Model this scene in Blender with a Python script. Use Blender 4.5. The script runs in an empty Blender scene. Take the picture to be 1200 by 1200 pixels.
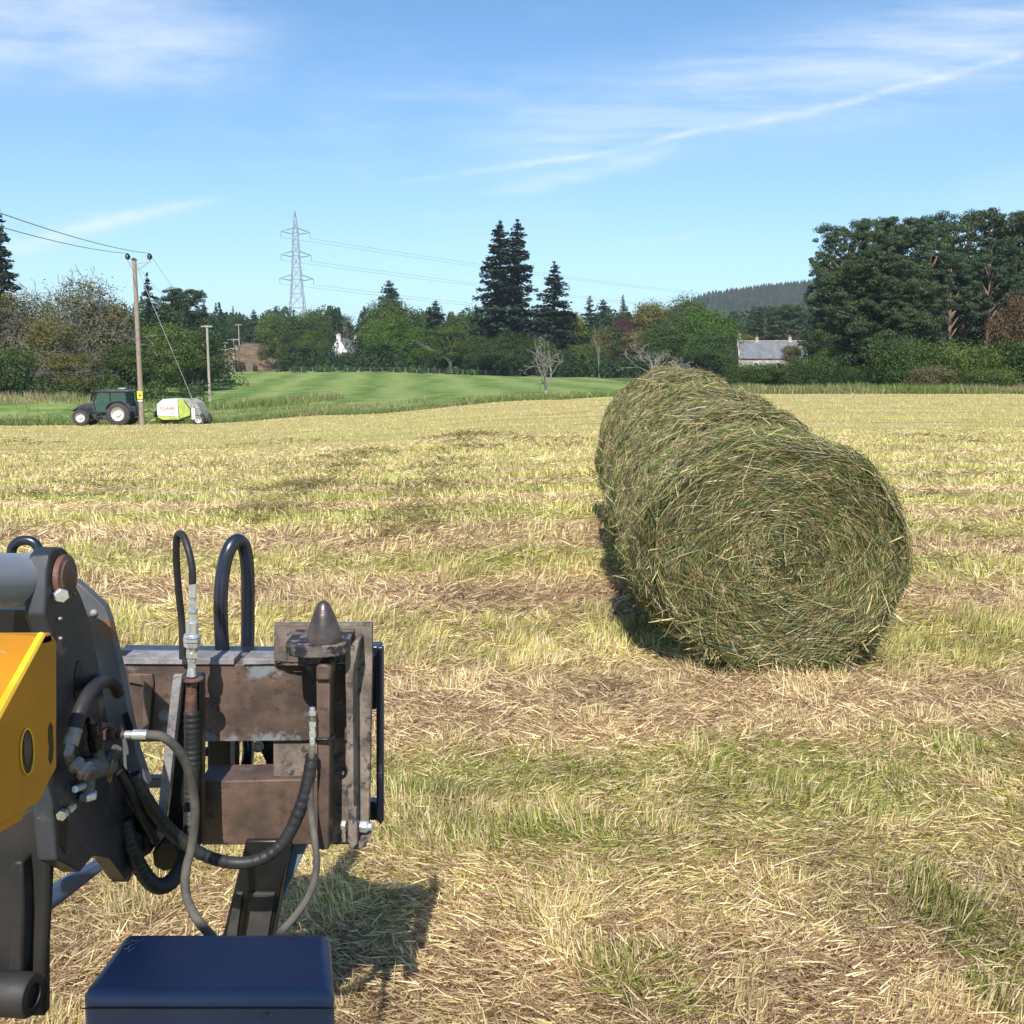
HAZE = .0002
import bpy, math, random
import numpy as np
from mathutils import Vector, Matrix, noise as mnoise
random.seed(7); rng = np.random.default_rng(7)
scene = bpy.context.scene
COL = scene.collection
R = math.radians
CAMZ = 1.65; PITCH = math.atan(164/1200); F = 1200.0
cp, sp = math.cos(PITCH), math.sin(PITCH)

# ------------------------------------------------------------------ measuring
def W(px, py, d):
    """point seen at photo pixel (px,py) at distance d in front of the camera"""
    u = (px-600)/F; v = (600-py)/F
    k = d/(cp+v*sp)
    return Vector((u*k, d, CAMZ+(-sp+v*cp)*k))
def WX(px, py, x):
    """same but on the upright plane at a given x"""
    u = (px-600)/F; v = (600-py)/F
    k = x/u
    return Vector((x, (cp+v*sp)*k, CAMZ+(-sp+v*cp)*k))
def WZ(px, py, z):
    u = (px-600)/F; v = (600-py)/F
    k = (z-CAMZ)/(-sp+v*cp)
    return Vector((u*k, (cp+v*sp)*k, z))

# ------------------------------------------------------------------ terrain
_dk = np.array([0, 12, 85, 105, 130, 220, 600, 3000.])
_uk = (np.array([-600, 0, 240, 400, 640, 720, 860, 1200, 1800.])-600)/F
_zt = np.array([
 [0]*9, [0]*9,
 [-2.8, -2.75, -2.55, -1.85, -.62, -.36, -.12, -.12, 0],
 [-1.2, -1.0, -2.0, -1.3, -.27, -.1, .2, .25, .3],
 [-1.0, -.8, -1.6, -.95, -.08, .13, .4, .5, .5],
 [.8, .9, 1.45, 2.0, .9, .7, .9, 1.2, 1.2],
 [9]*9, [30]*9])
def T(x, y):
    x = np.asarray(x, float); y = np.asarray(y, float)
    yy = np.maximum(y, 1.0)
    u = np.clip(x/yy, _uk[0], _uk[-1]-1e-6)
    j = np.clip(np.searchsorted(_uk, u, side='right')-1, 0, len(_uk)-2)
    tu = (u-_uk[j])/(_uk[j+1]-_uk[j]); tu = tu*tu*(3-2*tu)
    i = np.clip(np.searchsorted(_dk, yy, side='right')-1, 0, len(_dk)-2)
    td = np.clip((yy-_dk[i])/(_dk[i+1]-_dk[i]), 0, 1)
    a = _zt[i, j]*(1-tu)+_zt[i, j+1]*tu
    b = _zt[i+1, j]*(1-tu)+_zt[i+1, j+1]*tu
    z = a*(1-td)+b*td
    s = np.clip((y-6)/5, 0, 1); s2 = np.clip((y-12)/14, 0, 1)
    z = z+.16*s*s*(3-2*s)*(1-s2*s2*(3-2*s2))*np.exp(-((x-1.4)/2.6)**2)
    z = z+.012*np.sin(x*1.7+y*.6)*np.sin(y*1.1)*np.clip(y/4, 0, 1)
    return z
def Tz(x, y): return float(T(x, y))
def ground_at(px, D):
    x = (px-600)/F*D
    x *= 1.0/(cp+((600-445)/F)*sp)
    return x, D, Tz(x, D)

# ------------------------------------------------------------------ objects
def tag(o, label=None, cat=None, group=None, kind=None):
    if label: o['label'] = label
    if cat: o['category'] = cat
    if group: o['group'] = group
    if kind: o['kind'] = kind
    return o
def empty(name, loc, label=None, cat=None, group=None, rz=0):
    o = bpy.data.objects.new(name, None); COL.objects.link(o)
    o.location = loc; o.rotation_euler = (0, 0, rz); o.empty_display_size = .2
    return tag(o, label, cat, group)
def np_mesh(name, verts, quads=None, tris=None, colors=None):
    me = bpy.data.meshes.new(name)
    verts = np.asarray(verts, np.float32)
    nq = 0 if quads is None else len(quads); nt = 0 if tris is None else len(tris)
    me.vertices.add(len(verts)); me.vertices.foreach_set('co', verts.ravel())
    loops = []; starts = []; pos = 0
    if nq:
        loops.append(np.asarray(quads, np.int32).ravel()); starts.append(np.arange(nq)*4); pos = nq*4
    if nt:
        loops.append(np.asarray(tris, np.int32).ravel()); starts.append(pos+np.arange(nt)*3)
    L = np.concatenate(loops); S = np.concatenate(starts)
    me.loops.add(len(L)); me.loops.foreach_set('vertex_index', L.astype(np.int32))
    me.polygons.add(len(S)); me.polygons.foreach_set('loop_start', S.astype(np.int32))
    if colors is not None:
        a = me.attributes.new('tint', 'FLOAT_COLOR', 'POINT')
        c = np.ones((len(verts), 4), np.float32); c[:, :3] = colors
        a.data.foreach_set('color', c.ravel())
    me.update(calc_edges=True); me.validate()
    return me
def link(name, me, mat=None, parent=None):
    o = bpy.data.objects.new(name, me); COL.objects.link(o)
    if mat and not me.materials: me.materials.append(mat)
    if parent: o.parent = parent
    return o

class MB:
    def __init__(s): s.v = []; s.f = []; s.m = []; s.cur = 0
    def add(s, vs, fs):
        n = len(s.v); s.v += [Vector(p) for p in vs]
        for f in fs: s.f.append([i+n for i in f]); s.m.append(s.cur)
        return s
    def box(s, c, d, rot=None):
        hx, hy, hz = d[0]/2, d[1]/2, d[2]/2
        vs = [Vector((x, y, z)) for x in (-hx, hx) for y in (-hy, hy) for z in (-hz, hz)]
        if rot: vs = [rot @ q for q in vs]
        vs = [q+Vector(c) for q in vs]
        return s.add(vs, [(0, 1, 3, 2), (4, 6, 7, 5), (0, 4, 5, 1), (2, 3, 7, 6), (0, 2, 6, 4), (1, 5, 7, 3)])
    def loft(s, A, B):
        """closed solid between two equal point loops"""
        n = len(A); fs = [list(range(n))[::-1], list(range(n, 2*n))]
        fs += [(i, (i+1) % n, n+(i+1) % n, n+i) for i in range(n)]
        return s.add(list(A)+list(B), fs)
    def prism(s, pts, ext):
        pts = [Vector(p) for p in pts]; e = Vector(ext)
        return s.loft(pts, [p+e for p in pts])
    def px(s, poly, d, t):           # plate facing the viewer, outline measured in the photo
        return s.prism([W(p[0], p[1], p[2] if len(p) > 2 else d) for p in poly], (0, t, 0))
    def tube(s, pts, r, n=10, caps=True):
        pts = [Vector(p) for p in pts]; m = len(pts)
        rr = r if hasattr(r, '__len__') else [r]*m
        t0 = (pts[1]-pts[0]).normalized()
        up = Vector((0, 0, 1)) if abs(t0.z) < .9 else Vector((1, 0, 0))
        nrm = (up-t0*up.dot(t0)).normalized(); vs = []
        for i in range(m):
            t = (pts[min(i+1, m-1)]-pts[max(i-1, 0)])
            t = t.normalized() if t.length > 1e-9 else t0
            nrm = nrm-t*nrm.dot(t)
            nrm = nrm.normalized() if nrm.length > 1e-9 else t.orthogonal().normalized()
            b = t.cross(nrm)
            for k in range(n):
                a = 2*math.pi*k/n
                vs.append(pts[i]+(nrm*math.cos(a)+b*math.sin(a))*rr[i])
        fs = [(i*n+k, i*n+(k+1) % n, (i+1)*n+(k+1) % n, (i+1)*n+k) for i in range(m-1) for k in range(n)]
        if caps: fs += [list(range(n))[::-1], [(m-1)*n+k for k in range(n)]]
        return s.add(vs, fs)
    def cyl(s, a, b, r, r2=None, n=20): return s.tube([a, b], [r, r if r2 is None else r2], n)
    def lathe(s, base, axis, prof, n=24, caps=True):
        """prof: (distance along axis, radius)"""
        axis = Vector(axis).normalized(); base = Vector(base)
        u_ = axis.orthogonal().normalized(); w_ = axis.cross(u_); m = len(prof); vs = []
        for d, r in prof:
            for k in range(n):
                a = 2*math.pi*k/n; vs.append(base+axis*d+(u_*math.cos(a)+w_*math.sin(a))*max(r, 1e-4))
        fs = [(i*n+k, i*n+(k+1) % n, (i+1)*n+(k+1) % n, (i+1)*n+k) for i in range(m-1) for k in range(n)]
        if caps: fs += [list(range(n))[::-1], [(m-1)*n+k for k in range(n)]]
        return s.add(vs, fs)
    def build(s, name, mat, parent=None, bevel=0, smooth=35, seg=2):
        me = bpy.data.meshes.new(name)
        off = Vector((0, 0, 0))
        if parent:
            off = parent.location.copy()
            if parent.parent: off = off+parent.parent.location
            if parent.type == 'MESH': off = Vector(parent.get('_off', (0, 0, 0)))
        me.from_pydata([tuple(p-off) for p in s.v], [], s.f)
        if isinstance(mat, (list, tuple)):
            for m_ in mat: me.materials.append(m_)
            me.polygons.foreach_set('material_index', s.m)
        else: me.materials.append(mat)
        me.validate(); me.update()
        import bmesh
        bm = bmesh.new(); bm.from_mesh(me); bmesh.ops.recalc_face_normals(bm, faces=bm.faces); bm.to_mesh(me); bm.free()
        if smooth:
            me.shade_smooth(); me.set_sharp_from_angle(angle=R(smooth))
        o = bpy.data.objects.new(name, me); COL.objects.link(o)
        if parent: o.parent = parent
        o['_off'] = tuple(off)
        if bevel:
            b = o.modifiers.new('bevel', 'BEVEL'); b.width = bevel; b.segments = seg; b.limit_method = 'ANGLE'; b.angle_limit = R(40)
            b.harden_normals = False
        return o

def spline(pts, n=8):
    """Catmull-Rom through the points"""
    P = [Vector(p) for p in pts]; P = [P[0]*2-P[1]]+P+[P[-1]*2-P[-2]]
    out = []
    for i in range(1, len(P)-2):
        a, b, c, d = P[i-1:i+3]
        for k in range(n):
            t = k/n
            out.append(.5*((2*b)+(c-a)*t+(2*a-5*b+4*c-d)*t*t+(3*b-a-3*c+d)*t**3))
    out.append(P[-2]); return out

# ------------------------------------------------------------------ materials
class G:
    def __init__(s, nt): s.nt = nt
    def n(s, typ, ins=None, **kw):
        nd = s.nt.nodes.new(typ)
        for k, v in kw.items(): setattr(nd, k, v)
        if ins:
            for k, v in ins.items():
                sk = nd.inputs[k]
                if hasattr(v, 'is_output'): s.nt.links.new(v, sk)
                else: sk.default_value = v
        return nd
    def m(s, op, a, b=0., c=None, clamp=False):
        ins = {0: a, 1: b}
        if c is not None: ins[2] = c
        nd = s.n('ShaderNodeMath', ins, operation=op); nd.use_clamp = clamp
        return nd.outputs[0]
    def noise(s, vec, scale, detail=3, rough=.55):
        ins = {'Scale': scale, 'Detail': detail, 'Roughness': rough}
        if vec is not None: ins['Vector'] = vec
        return s.n('ShaderNodeTexNoise', ins).outputs['Fac']
    def mapping(s, vec, scale=(1, 1, 1), rot=(0, 0, 0), loc=(0, 0, 0)):
        return s.n('ShaderNodeMapping', {'Vector': vec, 'Scale': scale, 'Rotation': rot, 'Location': loc}).outputs[0]
    def ramp(s, fac, stops):
        nd = s.n('ShaderNodeValToRGB', {'Fac': fac}); e = nd.color_ramp.elements
        while len(e) > 1: e.remove(e[-1])
        for i, (p, c) in enumerate(stops):
            el = e[0] if i == 0 else e.new(p)
            el.position = p; el.color = (*c, 1) if hasattr(c, '__len__') else (c, c, c, 1)
        return nd.outputs['Color']
    def mix(s, fac, a, b, blend='MIX'):
        nd = s.n('ShaderNodeMix', data_type='RGBA', blend_type=blend)
        for k, v in ((0, fac), (6, a), (7, b)):
            sk = nd.inputs[k]
            if hasattr(v, 'is_output'): s.nt.links.new(v, sk)
            else: sk.default_value = v if not hasattr(v, '__len__') else (*v[:3], 1)
        return nd.outputs[2]
    def bump(s, h, strength=.3, dist=.01):
        return s.n('ShaderNodeBump', {'Height': h, 'Strength': strength, 'Distance': dist}).outputs[0]
def newmat(name):
    m = bpy.data.materials.new(name); m.use_nodes = True
    nt = m.node_tree; nt.nodes.clear()
    g = G(nt); g.out = nt.nodes.new('ShaderNodeOutputMaterial'); return m, g
def principled(g, col, rough=.6, metal=0., normal=None, spec=.5, **kw):
    b = g.n('ShaderNodeBsdfPrincipled')
    def put(k, v):
        sk = b.inputs[k]
        if hasattr(v, 'is_output'): g.nt.links.new(v, sk)
        else: sk.default_value = (*v[:3], 1) if (hasattr(v, '__len__') and sk.type == 'RGBA') else v
    put('Base Color', col); put('Roughness', rough); put('Metallic', metal); put('Specular IOR Level', spec)
    if normal is not None: put('Normal', normal)
    for k, v in kw.items(): put(k.replace('_', ' '), v)
    g.nt.links.new(b.outputs[0], g.out.inputs['Surface']); return b
def paint(name, a, b=None, scale=8, rough=.5, metal=0., bumps=.1, patches=None, ramp=(.4, .6), spec=.5, dist=.003):
    """worn surface: two tones of noise, optional patches (colour, noise scale, low, high)"""
    m, g = newmat(name)
    vec = g.n('ShaderNodeTexCoord').outputs['Object']
    b = b or tuple(c*.75 for c in a)
    f = g.noise(vec, scale, 6, .6)
    col = g.ramp(f, [(ramp[0], b), (ramp[1], a)])
    rr = rough
    if patches:
        for pc, ps, lo, hi in patches:
            pf = g.ramp(g.noise(g.mapping(vec, loc=(ps, 1.3*ps, 0)), ps, 8, .65), [(lo, 0.), (hi, 1.)])
            col = g.mix(pf, col, pc)
    h = g.noise(vec, scale*6, 5, .6)
    rr = g.m('MULTIPLY_ADD', g.noise(vec, scale*2.3, 4), .35, rough-.17)
    principled(g, col, rr, metal, g.bump(h, bumps, dist), spec)
    return m

# ------------------------------------------------------------------ camera, sun, sky
cam = bpy.data.cameras.new('Camera'); co = bpy.data.objects.new('Camera', cam); COL.objects.link(co)
co.location = (0, 0, CAMZ); co.rotation_euler = (math.pi/2-PITCH, 0, 0)
cam.sensor_width = 36; cam.lens = 36*F/1200; cam.clip_end = 6000; cam.clip_start = .05
scene.camera = co
SUN_EL, SUN_AZ = 46, -2.0       # sun behind the camera, a touch to the right
sl = bpy.data.lights.new('Sun', 'SUN'); so = bpy.data.objects.new('Sun', sl); COL.objects.link(so)
sl.energy = 4.8; sl.angle = R(.53); sl.color = (1, .955, .88)
so.rotation_euler = (R(90-SUN_EL), 0, R(SUN_AZ))
scene.view_settings.view_transform = 'Standard'; scene.view_settings.look = 'None'
scene.view_settings.exposure = 0.5; scene.view_settings.gamma = 1
scene.cycles.use_denoising = True
scene.cycles.max_bounces = 6; scene.cycles.diffuse_bounces = 3; scene.cycles.glossy_bounces = 3
scene.cycles.transmission_bounces = 4; scene.cycles.transparent_max_bounces = 8; scene.cycles.volume_bounces = 0
scene.cycles.use_adaptive_sampling = True; scene.cycles.adaptive_threshold = .02

wd = bpy.data.worlds.new('World'); scene.world = wd; wd.use_nodes = True
wd.node_tree.nodes.clear(); g = G(wd.node_tree)
wo = g.n('ShaderNodeOutputWorld')
sky = g.n('ShaderNodeTexSky', sky_type='NISHITA', sun_disc=False)
sky.sun_elevation = R(SUN_EL); sky.sun_rotation = R(180-SUN_AZ); sky.air_density = 1.0; sky.dust_density = .35; sky.ozone_density = 3.0; sky.altitude = 50
vec = g.n('ShaderNodeTexCoord').outputs['Generated']
xyz = g.n('ShaderNodeSeparateXYZ', {0: vec})
X, Y, Z = xyz.outputs
yy = g.m('MAXIMUM', Y, .05)
U = g.m('DIVIDE', X, yy); V = g.m('DIVIDE', Z, yy)
uv = g.n('ShaderNodeCombineXYZ', {0: U, 1: V, 2: 0.}).outputs[0]
def uvpix(px, py):
    u = (px-600)/F; v = (600-py)/F; d = cp+v*sp
    return u/d, (-sp+v*cp)/d
def smooth(x, a, b):
    nd = g.n('ShaderNodeMapRange', {0: x, 1: a, 2: b, 3: 0., 4: 1.}, interpolation_type='SMOOTHSTEP'); return nd.outputs[0]
warp = g.m('MULTIPLY', g.m('SUBTRACT', g.noise(g.mapping(uv, (3, 9, 1)), 1.5, 3), .5), .05)
def band(pts, s_a, s_b, strength, fade, lo=.3, hi=.75, nsc=(3, 22), rot=0., up=1., wk=1.):
    P = [uvpix(*p) for p in pts]
    us = [p[0] for p in P]; vs = [p[1] for p in P]
    c = np.polyfit(us, vs, 2 if len(P) > 2 else 1)
    if len(c) == 2: c = [0, c[0], c[1]]
    vc = g.m('ADD', g.m('MULTIPLY', g.m('ADD', g.m('MULTIPLY', U, float(c[0])), float(c[1])), U), float(c[2]))
    u0, u1 = us[0], us[-1]
    t = g.m('DIVIDE', g.m('SUBTRACT', U, u0), u1-u0, clamp=True)
    s = g.m('MULTIPLY_ADD', t, (s_b-s_a)/F, s_a/F)
    dv = g.m('SUBTRACT', g.m('ADD', V, g.m('MULTIPLY', warp, wk)), vc)
    if up != 1.:   # softer on the upper side
        s = g.m('MULTIPLY', s, g.m('MULTIPLY_ADD', g.m('GREATER_THAN', dv, 0.), up-1, 1.))
    e = g.m('EXPONENT', g.m('MULTIPLY', g.m('POWER', g.m('ABSOLUTE', g.m('DIVIDE', dv, s)), 2.), -1.))
    r = g.m('MULTIPLY', smooth(U, u0, u0+fade[0]), g.m('SUBTRACT', 1., smooth(U, u1-fade[1], u1)))
    nn = smooth(g.noise(g.mapping(uv, (nsc[0], nsc[1], 1), (0, 0, rot)), 2.2, 7, .62), lo, hi)
    return g.m('MULTIPLY', g.m('MULTIPLY', e, r), g.m('MULTIPLY', nn, strength))
bands = [
 band([(410, 220), (600, 196), (800, 162), (1000, 112), (1210, 62)], 2.8, 4.5, .36, (.12, .02), .3, .66, (7, 10), -.2, wk=.4),
 band([(480, 196), (800, 130), (1260, 40)], 32, 64, .46, (.15, .05), .2, .75, (2.5, 22), -.25, 1.2),
 band([(690, 100), (900, 75), (1300, -10)], 18, 50, .34, (.2, .05), .3, .75, (2.5, 24), -.35),
 band([(520, 240), (700, 200), (880, 150)], 14, 10, .28, (.08, .12), .3, .7, (5, 18), -.6),
 band([(-90, 310), (30, 290), (120, 262), (200, 234), (285, 231)], 15, 5, .6, (.1, .08), .2, .7, (6, 20), -.3, .8, .4),
 band([(-200, 40), (100, 42), (380, 88)], 64, 28, .62, (.05, .14), .2, .7, (2.2, 9), .15, wk=1.6),
 band([(-200, -10), (200, -5), (420, 60)], 40, 20, .35, (.05, .14), .35, .8, (3, 14), .3),
 band([(300, 140), (520, 118), (760, 100)], 44, 34, .24, (.1, .15), .3, .8, (4, 16), .2),
 band([(600, 300), (760, 285), (900, 276)], 4, 4, .16, (.1, .1), .2, .7, (3, 12), -.1),
 band([(100, 330), (400, 290), (700, 330)], 16, 14, .10, (.2, .2), .3, .8, (2, 18), 0),
 band([(1080, 250), (1150, 235), (1300, 215)], 26, 30, .22, (.08, .02), .2, .7, (3, 9), 0),
]
tot = bands[0]
for b_ in bands[1:]: tot = g.m('ADD', tot, b_)
tot = g.m('MINIMUM', tot, .85)
tot = g.m('MULTIPLY', tot, g.m('GREATER_THAN', Y, .06))
gen = g.m('MULTIPLY', smooth(g.noise(g.mapping(vec, (2, 2, 7)), 1.6, 6, .6), .5, .8), .10)
tot = g.m('MAXIMUM', tot, gen)
veil = g.m('MULTIPLY', g.m('SUBTRACT', 1., smooth(Z, -.02, .30)), .24)
tot = g.m('ADD', tot, g.m('MULTIPLY', veil, g.m('SUBTRACT', 1., tot)))
skc = g.mix(1.0, sky.outputs[0], (0.80, 1.03, 1.14), 'MULTIPLY')
cloud = (6.6, 7.15, 7.9)
wc = g.mix(tot, skc, cloud)
bg = g.n('ShaderNodeBackground', {'Color': wc, 'Strength': .11})
g.nt.links.new(bg.outputs[0], wo.inputs['Surface'])
# ------------------------------------------------------------------ field colour (shared by soil sheet and stems)
def wob(x, y, sin=np.sin): return .16*sin(.35*x+1.0)+.10*sin(.9*x+.4*y)
def bandfn(x, y):
    return .5+.5*np.sin(2*np.pi*(y+.06*x+wob(x, y)-3.95)/2.35+np.pi/2)
def vnoise(x, y, s, seed=0):
    """smooth value noise, 0..1"""
    x = np.asarray(x)*s+seed*17.3; y = np.asarray(y)*s-seed*9.1
    xi = np.floor(x).astype(np.int64); yi = np.floor(y).astype(np.int64)
    fx = x-xi; fy = y-yi; fx = fx*fx*(3-2*fx); fy = fy*fy*(3-2*fy)
    def h(a, b):
        n = (a*374761393+b*668265263+seed*1442695) & 0xffffffff
        n = ((n ^ (n >> 13))*1274126177) & 0xffffffff
        return ((n ^ (n >> 16)) & 0xffff)/65535.
    return (h(xi, yi)*(1-fx)+h(xi+1, yi)*fx)*(1-fy)+(h(xi, yi+1)*(1-fx)+h(xi+1, yi+1)*fx)*fy
def fnoise(x, y, s, seed=0): return .55*vnoise(x, y, s, seed)+.3*vnoise(x, y, s*2.3, seed+1)+.15*vnoise(x, y, s*5.1, seed+2)

def field_nodes(g, dark=1.):
    pos = g.n('ShaderNodeNewGeometry').outputs['Position']
    sx = g.n('ShaderNodeSeparateXYZ', {0: pos}); x, y, z = sx.outputs
    w1 = g.m('MULTIPLY', g.m('SINE', g.m('MULTIPLY_ADD', x, .35, 1.0)), .16)
    w2 = g.m('MULTIPLY', g.m('SINE', g.m('ADD', g.m('MULTIPLY', x, .9), g.m('MULTIPLY', y, .4))), .10)
    ph = g.m('ADD', g.m('ADD', g.m('MULTIPLY_ADD', x, .06, y), w1), w2)
    s = g.m('SINE', g.m('MULTIPLY_ADD', g.m('SUBTRACT', ph, 3.95), 2*math.pi/2.35, math.pi/2))
    n1 = g.noise(g.mapping(pos, (.22, 1.6, 1)), 1.0, 5, .6)
    n2 = g.noise(g.mapping(pos, (.05, .55, 1)), 1.0, 4, .6)
    n3 = g.noise(g.mapping(pos, (3, 9, 3)), 3.0, 4, .7)
    n4 = g.noise(g.mapping(pos, (.35, 2.2, 1), (0, 0, 0), (31, 7, 0)), 1.0, 5, .7)
    f = g.m('ADD', g.m('MULTIPLY', s, .30), g.m('MULTIPLY', g.m('SUBTRACT', n1, .5), 1.0))
    f = g.m('ADD', f, g.m('MULTIPLY_ADD', g.m('SUBTRACT', n2, .5), 1.5, .52))
    col = g.ramp(f, [(.18, (.33, .215, .125)), (.42, (.52, .375, .20)), (.56, (.52, .43, .17)), (.85, (.36, .38, .08))])
    fine = g.ramp(n3, [(.3, .62), (.7, 1.22)])
    col = g.mix(1., col, fine, 'MULTIPLY')
    # small dropped wisps of dark cut grass, in streaks
    wm = g.ramp(n4, [(.66, 0.), (.72, .8)])
    col = g.mix(wm, col, (.17, .145, .055))
    if dark != 1.: col = g.mix(1., col, (dark,)*3, 'MULTIPLY')
    return col, n3
m_field, g = newmat('stubble_ground')
c_, n3_ = field_nodes(g, 1.)
principled(g, c_, .95, 0, g.bump(n3_, .9, .05), .1)

m_green, g = newmat('green_field')
pos = g.n('ShaderNodeNewGeometry').outputs['Position']
sx = g.n('ShaderNodeSeparateXYZ', {0: pos}); x, y, z = sx.outputs
wn = g.noise(g.mapping(pos, (.05, .05, .05)), 1.0, 3)
ph = g.m('ADD', g.m('ADD', x, g.m('MULTIPLY', y, .10)), g.m('MULTIPLY', wn, 7.))
s = g.m('SINE', g.m('MULTIPLY', ph, .75))
n1 = g.noise(g.mapping(pos, (.4, .4, .4)), 1., 5, .65)
f = g.m('ADD', g.m('MULTIPLY', s, .11), n1)
col = g.ramp(f, [(.24, (.085, .15, .03)), (.42, (.15, .22, .055)), (.62, (.24, .30, .09)), (.85, (.28, .31, .12))])
n2 = g.noise(pos, 2.5, 4, .7)
col = g.mix(1., col, g.ramp(n2, [(.3, .65), (.7, 1.15)]), 'MULTIPLY')
principled(g, col, .9, 0, g.bump(n2, 1., .15), .1)

m_rough, g = newmat('rough_grassland')
pos = g.n('ShaderNodeNewGeometry').outputs['Position']
n1 = g.noise(g.mapping(pos, (.15, .15, .15)), 1., 5, .65)
col = g.ramp(n1, [(.3, (.05, .075, .022)), (.5, (.10, .12, .04)), (.7, (.17, .13, .06))])
principled(g, col, .95, 0, None, .1)

def sheet(name, xs, ys, dz, mat):
    gx, gy = np.meshgrid(xs, ys); gz = T(gx, gy)+dz
    v = np.stack([gx, gy, gz], -1).reshape(-1, 3); n = len(xs); m = len(ys)
    a = (np.arange(m-1)[:, None]*n+np.arange(n-1)[None]).ravel()
    me = np_mesh(name, v, np.stack([a, a+1, a+n+1, a+n], -1))
    o = link(name, me, mat); me.shade_smooth(); return tag(o, kind='structure')
xs = np.concatenate([-np.geomspace(2600, 60, 40), np.linspace(-58, 58, 90), np.geomspace(60, 2600, 40)])
ys = np.concatenate([[-300, -100, -40], np.linspace(-20, 140, 150), np.geomspace(143, 2900, 50)])
sheet('ground', xs, ys, -.03, m_rough)
sheet('stubble_field', np.linspace(-140, 140, 500), np.concatenate([np.linspace(-25, 12, 120), np.linspace(12.2, 84, 220)]), 0, m_field)
sheet('green_field', np.linspace(-150, 16, 170), np.linspace(87.5, 226, 140), .03, m_green)
sheet('grass_verge', np.linspace(-150, 150, 170), np.linspace(84.02, 87.4, 8), .0, m_rough)

# ------------------------------------------------------------------ stems
m_stem, g = newmat('stubble_stems')
at = g.n('ShaderNodeAttribute', attribute_name='tint').outputs['Color']
d1 = g.n('ShaderNodeBsdfDiffuse', {'Color': at}); d2 = g.n('ShaderNodeBsdfTranslucent', {'Color': at})
gl = g.n('ShaderNodeBsdfGlossy', {'Color': (.9, .9, .8, 1), 'Roughness': .45})
mx = g.n('ShaderNodeMixShader', {0: .28, 1: d1.outputs[0], 2: d2.outputs[0]})
mx2 = g.n('ShaderNodeMixShader', {0: .035, 1: mx.outputs[0], 2: gl.outputs[0]})
g.nt.links.new(mx2.outputs[0], g.out.inputs[0])

def blades(P, az, tilt, L, Wd, col, bend=.25):
    """bent two-piece blades; az: heading, tilt: 0 upright .. 1.5 lying"""
    n = len(P)
    h = np.stack([np.cos(az), np.sin(az), np.zeros(n)], -1)
    up = np.array([0, 0, 1.])
    def dirv(t): return h*np.sin(t)[:, None]+up*np.cos(t)[:, None]
    d1 = dirv(tilt); d2 = dirv(np.minimum(tilt+bend*(.3+rng.random(n)), 1.75))
    ra = rng.random(n)*2*np.pi
    rnd = np.stack([np.cos(ra), np.sin(ra), rng.normal(0, .3, n)], -1)
    side = np.cross(d1, rnd); side /= np.linalg.norm(side, axis=1, keepdims=True)+1e-6
    w = (Wd/2)[:, None]*side
    M = P+d1*(L*.55)[:, None]; E = M+d2*(L*.45)[:, None]
    v = np.stack([P-w, P+w, M-w*.85, M+w*.85, E], 1).reshape(-1, 3)
    b = np.arange(n)*5
    q = np.stack([b, b+1, b+3, b+2], -1); t = np.stack([b+2, b+3, b+4], -1)
    return v, q, t, np.repeat(col, 5, axis=0)
def lerp3(a, b, t): return np.asarray(a)*(1-t[:, None])+np.asarray(b)*t[:, None]

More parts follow.
